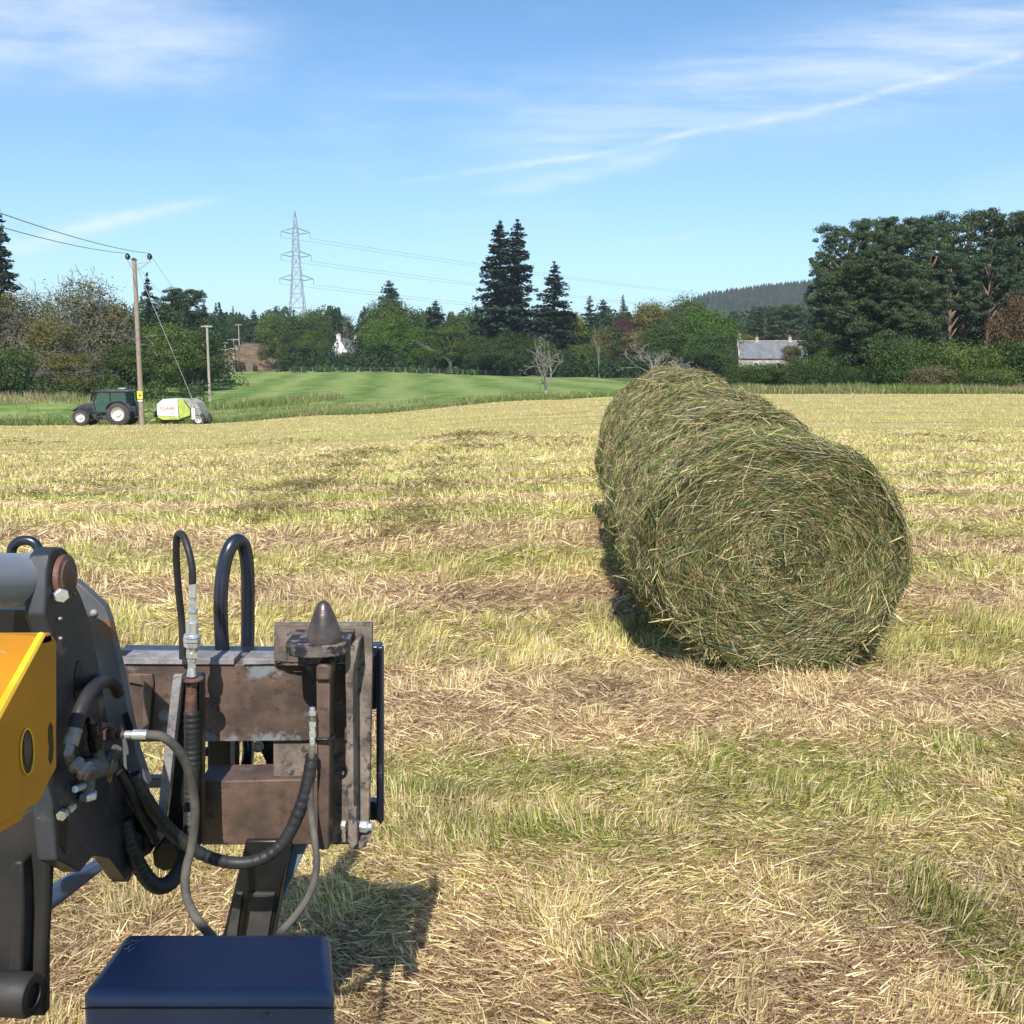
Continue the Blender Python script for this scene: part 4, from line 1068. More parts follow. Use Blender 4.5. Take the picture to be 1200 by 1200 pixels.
b.tube([(d0[0]+.2, .3, d0[1]), (d2[0]-.1, .3, d2[1])], .05, 6); b.build('drawbar', m_lime, ba)
b = LB(ba.location); p = bl(180.5, 486); b.lathe((p[0], -.6, p[1]), (0, 1, 0), [(0, .05), (0, .24), (.15, .24), (.15, .05)], 14); b.tube([(p[0], -.5, p[1]), (p[0]-.6, -.3, p[1]+.3), (p[0]-1.3, 0, p[1]+.1)], .04, 6); b.build('gear_drive', m_black, ba)
for sy, side in ((-1.0, -1), (1.0, 1)):
    t_ = LB(ba.location); r2 = LB(ba.location); wheel(t_, r2, bl(212, 0)[0], sy*.9, .42, .46, .36, side); w_ = t_.build('wheel', m_tyre, ba); r2.build('rim', m_white, w_)
b = LB(ba.location)
p0 = bl(189, 493.3); p1 = bl(205, 493.3); b.tube([(p0[0], -.9, p0[1]-.05), (p0[0], .9, p0[1]-.05)], .17, 10); b.box(((p0[0]+p1[0])/2, 0, p0[1]), (1.2, 1.7, .18)); b.build('pickup', m_black, ba)
def text(body_, size, name, mat, loc, rot, parent, ext=.006, off=(0, 0, 0), shear=0., sx=1.):
    cu = bpy.data.curves.new(name, 'FONT'); cu.body = body_; cu.size = size; cu.extrude = ext; cu.align_x = 'CENTER'; cu.align_y = 'CENTER'; cu.shear = shear; cu.offset = .012*size
    tmp = bpy.data.objects.new('tmp_text', cu); COL.objects.link(tmp); bpy.context.view_layer.update()
    me = bpy.data.meshes.new_from_object(tmp.evaluated_get(bpy.context.evaluated_depsgraph_get())); bpy.data.objects.remove(tmp); bpy.data.curves.remove(cu)
    me.materials.clear(); me.materials.append(mat); o = link(name, me, None, parent); o.location = Vector(loc)-Vector(off); o.rotation_euler = rot; o.scale = (sx, 1, 1); return o
p = bl(195.8, 478.6); text('CLAAS', .30, 'lettering', m_red, (p[0], -1.112, p[1]), (math.pi/2, 0, 0), body, .004, (0, 0, 0), .15, 1.28)
b = LB(ba.location); p = bl(199, 484.5); b.box((p[0], -1.103, p[1]), (.5, .006, .05)); p = bl(195, 481.9); b.box((p[0], -1.103, p[1]), (.95, .006, .045)); b.build('trim_line', m_greymetal, body)

# ------------------------------------------------------------------ power poles
PD = 77.
pt = W(161.8, 305, PD); pb = W(166.6, 496, PD); pgz = Tz(pb.x, PD)
po = empty('power_pole', (pb.x, PD, pgz), 'tall wooden power pole beside the tractor, with black insulators and a yellow plate', 'power pole', 'wooden power poles')
b = LB(po.location); hh = pt.z-pgz; b.tube([(0, 0, -.4), (0, 0, hh)], [.20, .15], 14); b.build('post', m_wood, po)
b = LB(po.location); b.prism([(-.2, -.18, hh), (.2, -.18, hh), (0, -.18, hh+.18)], (0, .36, 0)); b.build('post_cap', m_dustyblack, po)
ins = []
for (px, py) in ((149.8, 304.5), (175.5, 304.5)):
    q = W(px, py, PD)-po.location; q.y = 0
    b = LB(po.location); b.tube([(0, -.05, hh-.9), (q.x*.95, 0, q.z-.15), (q.x, 0, q.z)], .03, 6); b.tube([(0, 0, hh-.25), (q.x*.92, 0, q.z-.18)], .025, 6); b.build('bracket', m_greymetal, po)
    b = LB(po.location); b.lathe((q.x, 0, q.z), (0, 0, 1), [(0, .05), (.05, .10), (.1, .19), (.18, .15), (.22, .20), (.32, .17), (.42, .10), (.46, .05)], 12); b.build('insulator', m_insul, po)
    ins.append(po.location+q+Vector((0, 0, .46)))
sz = W(166, 463, PD).z-pgz
b = LB(po.location); b.box((0, -.205, sz), (.40, .012, .58)); pl = b.build('warning_plate', m_yellowsign, po)
b = LB(po.location); b.prism([(-.12, -.216, sz-.06), (.12, -.216, sz-.06), (0, -.216, sz+.17)], (0, .003, 0)); b.build('warning_triangle', m_black, pl)
b = LB(po.location); b.prism([(.0, -.220, sz+.11), (-.04, -.220, sz+.03), (.01, -.220, sz+.03), (-.01, -.220, sz-.04), (.04, -.220, sz+.05), (0, -.220, sz+.05)], (0, .003, 0)); b.build('lightning_mark', m_yellowsign, pl)
b = LB(po.location); b.box((0, -.2, W(166, 469.5, PD).z-pgz), (.36, .01, .10)); b.build('number_plate', m_white, po)
def wire(name, a, c, sag, r, label, grp, cat='wire', mat=None):
    a = Vector(a); c = Vector(c); pts = [a.lerp(c, t)-Vector((0, 0, sag*4*t*(1-t))) for t in np.linspace(0, 1, 15)]
    b = MB(); b.tube(pts, r, 5); e = b.build(name, mat or m_wire, None); return tag(e, label, cat, grp)
WG = 'wires of the wooden pole line'
wire('wire', ins[0], W(-160, 215, 30), .35, .020, 'lower of the two wires running from the wooden pole to the upper left corner', WG)
wire('wire', ins[1], W(-120, 205, 30), .35, .020, 'upper of the two wires running from the wooden pole to the left edge', WG)
st = MB(); a = Vector((pb.x+.1, PD, pt.z-.3)); gxy = W(238, 496, 76.5); st.tube([a, (gxy.x, 76.5, Tz(gxy.x, 76.5))], .022, 5)
tag(st.build('stay_wire', m_greymetal), 'slanting steel stay wire from the tall pole to the ground by the baler', 'wire')
small = [(242.5, 381, 471, 120, 13, 'pale wooden T-topped power pole, nearest of the small ones beyond the baler'),
         (263.7, 401, 448, 190, 9, 'small wooden T-topped pole, second beyond the baler, the shortest one with double bars'),
         (273.6, 397, 441, 205, 12, 'small wooden T-topped pole, third beyond the baler, just right of the shortest'),
         (279.5, 380, 409, 290, 8, 'farthest wooden power pole, on the brown bank below the trees')]
prev = ins
for px, top, base, D, bar, lab in small:
    p1 = W(px, top, D); zb = min(W(px, base, D).z, Tz(p1.x, D)); e = empty('power_pole', (p1.x, D, zb), lab, 'power pole', 'wooden power poles')
    h = p1.z-zb; w_ = bar/F*D/2
    b = LB(e.location); b.tube([(0, 0, -.4), (0, 0, h)], [.17, .13], 8); b.build('post', m_palewood, e)
    b = LB(e.location); b.box((0, -.1, h-.15), (2*w_, .14, .16)); b.build('crossarm', m_palewood, e)
    if bar == 9: b = LB(e.location); b.box((0, -.1, h-1.3), (2*w_, .14, .2)); b.build('crossarm', m_palewood, e)
    if bar == 12: b = LB(e.location); b.box((0, -.1, h-1.9), (2*w_*.8, .14, .2)); b.build('crossarm', m_palewood, e)
    for s in (-1, 1):
        b = LB(e.location); b.lathe((s*w_*.9, -.1, h-.07), (0, 0, 1), [(0, .05), (.06, .1), (.2, .08), (.25, .03)], 8); b.build('insulator', m_insul, e)
    cur = [e.location+Vector((s*w_*.9, -.1, h+.18)) for s in (-1, 1)]
    if D < 250:
        wn_ = {120: 'tall pole and the nearest small pole', 190: 'nearest small pole and the shortest one', 205: 'shortest pole and the third small one'}[D]
        for s in (0, 1): wire('wire', prev[s], cur[s], .8 if D == 120 else .5, .012, ('left' if s == 0 else 'right')+' hand wire between the '+wn_, WG)
    prev = cur

# ------------------------------------------------------------------ pylon
PYD = 300.; pyx = W(347, 300, PYD).x; pz0 = Tz(pyx, PYD)
py = empty('electricity_pylon', (pyx, PYD, pz0), 'tall grey steel lattice pylon with three pairs of arms, standing behind the trees', 'pylon')
lv = [(pz0, 7.6), (9, 6.6), (14.5, 5.4), (20, 4.1), (24, 3.3), (28, 2.7), (31.3, 2.3), (34.6, 1.95), (37.8, 1.7), (41, 1.45), (44, .9), (46.9, .3)]
rot = Matrix.Rotation(R(20), 3, 'Z')
b = LB(py.location)
def cn(i):
    z, w = lv[i]; return [rot @ Vector((sx*w/2, sy*w/2, z-pz0)) for sx, sy in ((-1, -1), (1, -1), (1, 1), (-1, 1))]
for i in range(len(lv)-1):
    A_, B_ = cn(i), cn(i+1)
    for k in range(4): b.tube([A_[k], B_[k]], .11 if i < 6 else .09, 4, False)
b.build('leg_frame', m_pylon, py)
b = LB(py.location)
for i in range(len(lv)-1):
    A_, B_ = cn(i), cn(i+1)
    for k in range(4):
        j = (k+1) % 4
        b.tube([A_[k], B_[j]], .06, 4, False); b.tube([A_[j], B_[k]], .06, 4, False); b.tube([B_[k], B_[j]], .06, 4, False)
b.build('bracing', m_pylon, py)
tips = []
ad = (rot @ Vector((1, 0, 0)))
for (z, w, Lh) in ((41, 1.45, 4.1), (34.6, 1.95, 4.3), (28, 2.7, 4.8)):
    for s in (-1, 1):
        b = LB(py.location); tip = ad*s*Lh+Vector((0, 0, z-pz0+.2))
        for sy in (-1, 1):
            for dz in (-.4, 1.3): b.tube([rot @ Vector((s*w/2*.9, sy*w/2*.9, 0))+Vector((0, 0, z-pz0+dz)), tip], .08, 4, False)
        b.build('arm', m_pylon, py)
        b = LB(py.location); b.tube([tip, tip-Vector((0, 0, 1.6))], .05, 5); b.build('insulator', m_insul, py)
        tips.append(py.location+tip-Vector((0, 0, 1.6)))
far = [W(1050, 362, 620), W(1050, 376, 620), W(1050, 392, 620)]
nm = ['top', 'middle', 'bottom']
for i, t in enumerate(tips):
    c = far[i//2]+Vector(((-4 if i % 2 == 0 else 4), 0, 0))
    wire('pylon_wire', t, c, 3.5, .035, f"{nm[i//2]} level wire running right from the {'left' if i%2==0 else 'right'} arm of the pylon", 'wires of the pylon')

# ------------------------------------------------------------------ houses
def house(e, Lx, Wy, eave, ridge, wallm, roofm, chim, wins, rot_):
    M_ = Matrix.Rotation(rot_, 3, 'Z'); o_ = e.location
    def tr_(lb): lb.v = [M_ @ (p-o_)+o_ for p in lb.v]; return lb
    b = LB(o_)
    b.prism([(-Lx/2, -Wy/2, -.5), (-Lx/2, Wy/2, -.5), (-Lx/2, Wy/2, eave), (-Lx/2, 0, ridge), (-Lx/2, -Wy/2, eave)], (Lx, 0, 0)); w_ = tr_(b).build('wall', wallm, e)
    b = LB(o_); s = (ridge-eave)/(Wy/2); ov = .3
    for sy in (-1, 1):
        b.prism([(-Lx/2+.18, 0, ridge+.16), (-Lx/2+.18, sy*(Wy/2+ov), eave-ov*s+.16), (-Lx/2+.18, sy*(Wy/2+ov), eave-ov*s+.04), (-Lx/2+.18, 0, ridge+.04)], (Lx-.36, 0, 0))
    r_f = tr_(b).build('roof', roofm, e)
    b = LB(o_); b.box((0, 0, ridge+.2), (Lx-.3, .3, .16)); tr_(b).build('ridge', m_brick, r_f)
    for cx in (-1, 1):   # raised gable skews
        b = LB(o_)
        for sy in (-1, 1): b.prism([(cx*(Lx/2-.12)-.14, 0, ridge+.34), (cx*(Lx/2-.12)-.14, sy*Wy/2, eave+.30), (cx*(Lx/2-.12)-.14, sy*Wy/2, eave-.02), (cx*(Lx/2-.12)-.14, 0, ridge+.0)], (.28, 0, 0))
        tr_(b).build('gable_skew', wallm, r_f)
    for (cx, h_, cw) in chim:
        b = LB(o_); b.box((cx, 0, ridge+h_/2), (cw, .9, h_+.4)); b.box((cx, 0, ridge+h_+.2), (cw+.16, 1.05, .15)); c = tr_(b).build('chimney', m_brick if wallm is not m_harl else m_harl, e)
        b = LB(o_)
        for q in (-.22, .22): b.cyl((cx, q, ridge+h_+.27), (cx, q, ridge+h_+.7), .12, .1, 8)
        tr_(b).build('chimney_pot', plain('clay_pot', (.45, .25, .14), .8), c)
    for (cx, cz, ww, hh_) in wins:
        b = LB(o_); b.box((cx, -Wy/2-.02, cz), (ww+.2, .08, hh_+.2)); f_ = tr_(b).build('window', m_white, e)
        b = LB(o_)
        for q in (-1, 1): b.box((cx+q*ww/4, -Wy/2-.07, cz), (ww/2-.05, .03, hh_)); 
        tr_(b).build('pane', m_darkglass, f_)
HD = 220.; hl = W(867, 410, HD); hr_ = W(947, 410, HD); hz = Tz((hl.x+hr_.x)/2, HD+3)
e = empty('stone_house', ((hl.x+hr_.x)/2, HD+3, hz), 'long stone house with grey slate roof, seen over the gorse', 'house')
zr = W(900, 400.5, HD+3).z-hz; ze = W(900, 419, HD).z-hz
house(e, hr_.x-hl.x, 6.5, ze, zr, m_stone, m_slate, [(-(hr_.x-hl.x)/2+.4, 1.4, .8), (-3., .6, .6), (4., .7, .6)], [(-3.6, ze-1.6, .8, 1.1), (1.2, ze-1.6, .8, 1.1)], R(-3))
CD = 262.; cc_ = W(404, 410, CD); cz_ = Tz(cc_.x, CD)
e = empty('white_cottage', (cc_.x+.3, CD+3, cz_), 'white gabled cottage with a slate roof half hidden among the trees', 'house')
zr = W(398, 398, CD).z-cz_
house(e, 7.5, 5.8, zr-3.3, zr, m_harl, m_slate, [(-3.4, 1.0, .7), (3.4, .8, .7)], [(0, zr-4.4, .9, 1.1)], R(58))
# low drystone wall and field fence under the trees
b = MB(); m_fence = m_palewood
fx = [(px, 436.5) for px in range(330, 640, 12)]
fe = empty('field_fence', (W(480, 437, 207).x, 207, Tz(W(480, 437, 207).x, 207)), 'post and wire fence between the green field and the trees', 'fence')
for px in np.arange(340, 640, 13.5):
    x, y_, z_ = ground_at(px, 207); b = MB(); b.box((x, 207, z_+.55), (.09, .09, random.uniform(.6, 1.0))); b.build('post', m_wood, fe, smooth=0)
b = MB()
for hz_ in (.5, .85, 1.1):
    b.tube([Vector(ground_at(px, 207))+Vector((0, 0, hz_)) for px in np.arange(338, 640, 20)], .015, 4)
b.build('fence_wire', m_wire, fe)

# ------------------------------------------------------------------ air
m, g = newmat('haze')
pv = g.n('ShaderNodeVolumePrincipled'); pv.inputs['Color'].default_value = (.80, .90, 1, 1); pv.inputs['Density'].default_value = HAZE; pv.inputs['Anisotropy'].default_value = .2
g.nt.links.new(pv.outputs[0], g.out.inputs['Volume'])
b = MB(); b.box((0, 1250, 60), (5600, 3500, 150)); o = b.build('haze', m, None, smooth=0); tag(o, 'thin pale summer haze over the fields', kind='stuff'); o['category'] = 'haze'
# ------------------------------------------------------------------ loader front end
PXM = 1/1200.
m_yellow = paint('yellow_paint', (.58, .245, .010), (.48, .20, .010), 5, .45, 0, .06, [((.30, .17, .05), 14, .62, .66), ((.40, .33, .24), 60, .68, .71), ((.12, .08, .05), 35, .70, .73)], spec=.4)
m_yedge = paint('sunlit_yellow_edge', (.85, .52, .03), (.75, .40, .02), 12, .4)  # brighter yellow painting sunlight on edges
m_head = paint('shaded_slate_paint', (.038, .042, .050), (.022, .025, .031), 6, .42, 0, .12, [((.15, .11, .09), 16, .60, .66)], spec=.5)  # slate paint darkened for the shaded plate, with real rust
m_headlit = paint('lit_slate_paint_rust', (.13, .133, .14), (.085, .087, .092), 10, .5, 0, .25, [((.17, .09, .055), 13, .60, .65), ((.30, .20, .15), 40, .64, .70)], spec=.4)  # lighter copy of the slate paint for the sunlit plates, with real rust
m_ramgrey = paint('grey_cylinder_paint', (.27, .285, .31), (.20, .21, .235), 7, .38, .1, .05, [((.17, .09, .06), 11, .62, .66)], spec=.5)
m_rust = paint('rusted_steel', (.135, .084, .063), (.060, .040, .032), 9, .62, .05, .45, [((.18, .195, .205), 7.5, .50, .56), ((.05, .035, .03), 45, .55, .66), ((.30, .25, .21), 140, .68, .72)], spec=.45)
m_rust2 = paint('rusted_plain', (.135, .084, .062), (.066, .044, .035), 10, .6, .05, .4, [((.06, .04, .036), 40, .54, .66), ((.30, .25, .21), 140, .68, .72)], spec=.45)
m_dusty = paint('dusty_steel', (.245, .195, .160), (.12, .095, .08), 14, .8, 0, .6, [((.05, .048, .048), 45, .53, .62), ((.42, .36, .31), 170, .65, .70)], spec=.25)
m_shelf = paint('chipped_black_steel', (.17, .14, .12), (.10, .085, .075), 18, .6, 0, .5, [((.022, .023, .026), 34, .46, .50)], spec=.35)
m_pin = paint('polished_rust', (.13, .10, .092), (.07, .052, .048), 14, .33, .45, .3, spec=.6)
m_bar = paint('pitted_grey_bar', (.31, .285, .285), (.19, .17, .17), 30, .6, .1, .6, [((.14, .10, .09), 60, .60, .66)])
m_blk = paint('black_steel', (.010, .011, .013), (.006, .0065, .008), 8, .38, 0, .08, [((.05, .04, .033), 16, .66, .74)], spec=.5)
m_gloss = paint('sky_tinted_gloss_tube', (.012, .015, .028), (.009, .011, .020), 6, .30, 0, .02, spec=.7)  # black with the sky's blue reflection tinted in
m_skytint = paint('sky_tinted_gloss_box', (.050, .072, .138), (.040, .058, .115), 3, .36, 0, .10, [((.02, .025, .04), 30, .66, .70), ((.16, .15, .13), 90, .70, .73)], spec=.5)  # black paint, blue sky reflection put into its colour
m_cast = paint('brownblack_casting', (.026, .022, .020), (.014, .013, .012), 7, .65, 0, .3, [((.10, .08, .065), 20, .66, .76)])
m_hose = paint('dusty_rubber_hose', (.125, .112, .095), (.055, .052, .048), 16, .75, 0, .3, spec=.3)
m_hosek = paint('black_rubber_hose', (.030, .029, .029), (.018, .018, .019), 14, .5, 0, .2, [((.08, .07, .06), 24, .64, .74)], spec=.4)
m_chrome = paint('zinc_fitting', (.80, .81, .83), (.66, .67, .69), 30, .30, .75, .1)
m_dullfit = paint('dull_fitting', (.30, .27, .24), (.17, .14, .12), 40, .45, .6, .3)
m_rustfit = paint('rusty_fitting', (.17, .09, .065), (.09, .05, .04), 40, .6, .3, .4)
m_valve = paint('cast_valve_body', (.15, .145, .135), (.085, .08, .075), 24, .6, .15, .4)
m_brass = paint('passivated_wire', (.34, .27, .15), (.22, .17, .09), 40, .35, .8)

tele = empty('loader', (-.65, 1.35, Tz(-.65, 1.35)), 'yellow and black loader boom end carrying a rusty quick-hitch carriage and hydraulic hoses', 'loader')
def pt(px, py, d): return W(px, py, d)
def rad(px, d): return px*d*PXM
def reset(): return MB()
# -- boom end
b = MB()
side = [(50, 745), (60, 742), (67, 752), (67, 899), (45, 942), (-60, 1000), (-60, 938), (2, 832)]
b.prism([WX(p[0], p[1], -.62) for p in side], (-.06, 0, 0))
E1 = WX(48, 744, -.62); E2 = WX(-60, 938, -.62)
TL = WX(-60, 737, -.70); b.prism([E1, E2, TL], (-.02, 0, 0)); b.prism([E1, TL, TL+Vector((-.3, 0, 0)), E1+Vector((-.3, 0, 0))], (0, 0, -.012))
b.prism([E1+Vector((0, .0, 0)), WX(61, 741, -.62), WX(61, 741, -.62)+Vector((-.34, 0, 0)), E1+Vector((-.34, 0, -.005))], (0, 0, -.015))
boom = b.build('boom_end', m_yellow, tele, .003)
b = MB(); b.tube([E1+Vector((.001, 0, 0)), E1.lerp(E2, .5)+Vector((.001, 0, 0)), E2+Vector((.001, 0, 0))], [.0052, .0062, .0072], 8); b.build('lit_edge', m_yedge, boom)  # sunlit bevel painted as a brighter strip
def ring_x(cx, cy, rx, ry, x, n=28): return [WX(cx+rx*math.cos(a), cy+ry*math.sin(a), x) for a in np.linspace(0, 2*math.pi, n, endpoint=False)]
b = MB(); b.prism(ring_x(32, 881, 7.2, 26, -.6195), (-.004, 0, 0)); b.build('round_hole_dark', m_blk, boom)  # black disc painting the dark inside of the hole
b = MB(); b.prism([WX(*p, -.6195) for p in ((57, 852), (59.5, 846), (62.5, 852), (62, 862), (63, 872), (62, 890), (59.5, 896), (57, 890), (58, 876), (56.6, 866))], (-.004, 0, 0)); b.build('slot_hole_dark', m_blk, boom)  # black face painting the slot's dark inside
b = MB(); b.tube(ring_x(32, 881, 7.8, 27, -.6185)+[ring_x(32, 881, 7.8, 27, -.6185)[0]], .0014, 6, False); b.build('lit_hole_rim', m_yedge, boom)  # lit inner edge of the hole painted as a bright ring
b = MB(); b.prism([WX(p[0], p[1], -.619) for p in ((28, 868), (31, 858), (36, 862), (37, 880), (33, 900), (29, 892))], (-.003, 0, 0)); b.build('pin_end', m_rust2, boom)
b = MB(); b.prism([WX(p[0], p[1], -.64) for p in ((-60, 985), (47, 930), (28, 955), (26, 962), (-60, 1008))], (-.05, 0, 0)); b.build('boom_underside', m_yellow, tele, .002)
# -- ram and knuckle
b = MB(); A = pt(-60, 682, 1.36); B_ = pt(46, 679, 1.545); b.cyl(A, B_, .0400, None, 36); ram = b.build('ram', m_ramgrey, tele, smooth=30)
dr = (B_-A).normalized()
b = MB(); b.lathe(pt(40, 679, 1.535), dr, [(0, .040), (.002, .0445), (.028, .0460), (.031, .044), (.036, .044)], 36); b.build('ram_collar', m_ramgrey, ram)
b = MB()
kn = [(52, 720), (53, 700), (55, 668), (58, 650), (65, 641), (74, 641), (81, 648), (85, 662), (87, 682), (95, 697), (107, 730), (118, 790), (126, 840), (138, 880), (152, 925), (163, 960), (170, 995), (160, 1018), (148, 1031), (130, 1006), (110, 1003), (94, 1022), (80, 1014), (67, 1008), (62, 955), (62, 880), (64, 800), (60, 742)]
b.prism([WX(p[0], p[1], -.685) for p in kn], (-.03, 0, 0)); head = b.build('headstock_plate', m_head, tele, .003)
b = MB(); b.prism(ring_x(93, 803, 5.2, 30, -.6835), (-.003, 0, 0)); b.build('slot_hole_dark', m_blk, head)  # black ellipse painting the darkness of the slot
b = MB(); b.prism([WX(*p, -.6835) for p in ((70, 955), (76, 946), (82, 942), (80, 960), (79, 985), (77, 1000), (71, 990))], (-.003, 0, 0)); b.build('slot_hole_dark', m_blk, head)  # black patch painting the dark opening
c = WX(73, 676, -.684)
b = MB(); b.lathe(c, (1, 0, 0), [(0, .034), (.008, .034), (.010, .028), (.012, .027), (.014, .020), (.016, .001)], 30); b.build('pivot_boss', m_rustfit, head)
b = MB(); b.lathe(WX(70.5, 697, -.676), (.6, -.8, 0), [(0, .011), (.010, .011), (.011, .0105), (.0115, .001)], 6); b.build('bolt', m_chrome, head, .0008)
for (px, py) in ((85, 696), (69.5, 725), (69.8, 748)):
    b = MB(); b.lathe(WX(px, py, -.683), (1, 0, 0), [(0, .0035), (.004, .003), (.005, .001)], 8); b.build('rivet', m_dullfit, head)
b = MB(); b.px([(87, 680), (97, 688), (122, 711), (128, 728), (140, 780), (150, 830), (160, 880), (174, 920), (167, 921), (150, 905), (136, 890), (118, 850), (106, 790), (95, 735), (86, 697)], 1.71, .022); gus = b.build('gusset_plate', m_headlit, tele, .002)
b = MB(); b.lathe(pt(110, 718, 1.709), (0, -1, 0), [(0, .006), (.003, .006), (.006, .004), (.007, .001)], 12); b.build('bolt', m_chrome, gus)
b = MB(); b.px([(143, 838), (149, 834), (155, 850), (158, 866), (152, 862), (146, 850)], 1.7075, .003); b.build('slot_hole_dark', m_blk, gus)  # black patch painting the dark of a slot
b = MB(); b.px([(112, 840), (128, 806), (134, 830), (150, 890), (168, 960), (175, 985), (160, 975), (140, 940), (125, 900)], 1.76, .02); b.px([(108, 1000), (125, 955), (160, 950), (176, 1000), (160, 1010), (150, 1034), (130, 1034), (128, 1015)], 1.80, .06); b.build('lower_web', m_blk, tele, .002)
b = MB(); b.px([(133, 905), (140, 902), (170, 958), (170, 968), (164, 966), (148, 940)], 1.73, .01); b.build('link_strap', m_headlit, tele, .002)
b = MB(); b.tube(spline([pt(13, 656, 1.75), pt(15, 641, 1.75), pt(24, 634, 1.75), pt(36, 634, 1.75), pt(44, 641, 1.75), pt(46, 656, 1.75)], 6), .0085, 12); b.build('grab_loop', m_gloss, tele)
b = MB(); b.px([(-60, 712), (52, 716), (60, 735), (50, 745), (-60, 745)], 1.56, .05); b.build('dark_gap_sheet', m_blk, tele)  # black sheet standing for the dark gap under the ram
b = MB(); b.px([(38, 715), (46, 712), (62, 730), (64, 742), (58, 738), (46, 732)], 1.50, .01); b.build('grease_bracket', m_rust2, tele, .002)
# -- lower casting
b = MB(); b.px([(-60, 960), (20, 955), (50, 938), (66, 900), (70, 1008), (58, 1012), (56, 1060), (52, 1130), (52, 1192), (-60, 1195)], 1.50, .022); cast = b.build('lower_casting', m_cast, tele, .006)
b = MB(); b.px([(10, 1022), (16, 1010), (26, 1010), (28, 1060), (26, 1135), (10, 1180), (4, 1180), (10, 1100), (12, 1050)], 1.47, .04); b.build('casting_rib', m_cast, cast, .006)
b = MB(); cc0 = pt(20, 1158, 1.47); b.lathe(cc0+Vector((-.12, 0, 0)), (1, -.12, 0), [(0, .033), (.150, .033), (.155, .030), (.156, .018), (.150, .017), (.150, .001)], 36); b.build('pivot_boss', m_cast, cast)
# -- carriage
CDp = 1.99
b = MB(); b.px([(138, 779.5), (411, 778), (411, 868), (140, 870)], CDp, .09); beam = b.build('upper_beam', m_rust, tele, .002)
b = MB(); b.px([(150, 790), (178, 790), (180, 800), (174, 866), (166, 866), (167, 803), (150, 800)], CDp-.008, .012); b.build('beam_rib', m_rust2, beam, .002)
b = MB(); b.px([(143, 771), (274, 772), (274, 779), (143, 778.4)], CDp-.006, .06); b.px([(285, 772), (322, 772.4), (322, 778.4), (285, 779)], CDp-.006, .06); b.build('top_strip', m_bar, beam, .001)
b = MB(); b.px([(232, 916), (411, 912), (411, 990), (236, 990.5)], CDp-.01, .09); lbm = b.build('lower_beam', m_rust2, tele, .003)
b = MB(); b.px([(210, 914), (231, 912), (231, 962), (212, 966)], CDp-.03, .05); b.build('side_block', m_rust2, tele, .003)
b = MB(); b.px([(320, 864), (412, 862), (412, 916), (320, 917)], CDp+.01, .05); b.build('web_plate', m_dusty, tele, .003)
b = MB(); b.px([(384, 912), (402, 905), (410, 912), (411, 989), (386, 990)], CDp-.022, .02); b.build('corner_casting', m_dusty, tele, .006)
b = MB(); b.px([(321, 731), (436, 731), (436, 776), (432, 986), (420, 990), (408, 986), (412, 777), (345, 777), (321, 775)], CDp-.024, .018); bp = b.build('back_plate', m_dusty, tele, .002)
b = MB(); b.px([(404, 765), (417, 751), (420.5, 752), (413.5, 790), (415, 990), (409, 993), (406, 850)], 1.90, .06); b.build('gusset_plate', m_dusty, tele, .0015)
def weld(pts, r, name, mat, parent):
    P_ = spline([W(*p) for p in pts], 10); rr = [r*(1+.35*math.sin(k*1.9)*math.cos(k*.7)) for k in range(len(P_))]
    b = MB(); b.tube(P_, rr, 7); return b.build(name, mat, parent, smooth=60)
weld([(322, 778, 1.985), (345, 779, 1.965), (395, 779, 1.965)], .0028, 'weld_bead', m_rustfit, bp)
weld([(322, 915, 1.992), (360, 915, 1.992), (384, 914, 1.975)], .0032, 'weld_bead', m_rustfit, lbm)
weld([(410, 985, 1.965), (411, 900, 1.965), (411, 800, 1.965)], .0026, 'weld_bead', m_dusty, bp)
weld([(212, 960, 1.955), (222, 963, 1.955), (231, 961, 1.955)], .003, 'weld_bead', m_rustfit, lbm)
# shelf with cone
zs = W(370, 757, 1.84).z
xL = W(333.5, 757, 1.86).x; xR = W(406, 757, 1.86).x; mid = (xL+xR)/2; hw = (xR-xL)/2
out = [Vector((xR, 1.965, zs)), Vector((xL, 1.965, zs))]
for a in np.linspace(math.pi, 2*math.pi, 15): out.append(Vector((mid+hw*math.cos(a)*(1.0), 1.872+.036*math.sin(a), zs)))
b = MB(); b.prism(out, (0, 0, -.0225)); sh = b.build('pin_shelf', m_shelf, tele, .002)
pc = WZ(380, 751, zs)
b = MB(); b.lathe(pc, (0, 0, 1), [(-.004, .0325), (.004, .0325), (.012, .0315), (.030, .0270), (.050, .0205), (.064, .0145), (.072, .0105), (.0765, .0055), (.078, .0005)], 36); b.build('locating_cone', m_pin, tele, smooth=60)
# post with stub
b = MB(); b.px([(370.5, 797), (386.5, 797), (385.5, 996), (372, 996)], 1.86, .052); pst = b.build('hitch_post', m_rust2, tele, .003)
b = MB(); b.px([(370, 781), (375, 778), (384, 779), (388, 783), (387, 798), (370, 798)], 1.85, .06); b.build('post_stub', m_rust2, pst, .005)
b = MB(); w0 = W(378, 867, 1.855); b.tube(spline([W(361, 865, 1.85), W(371, 866, 1.85), W(388, 866, 1.853), W(391, 862, 1.9)], 5), .0032, 8); b.build('cable_tie', m_blk, pst)
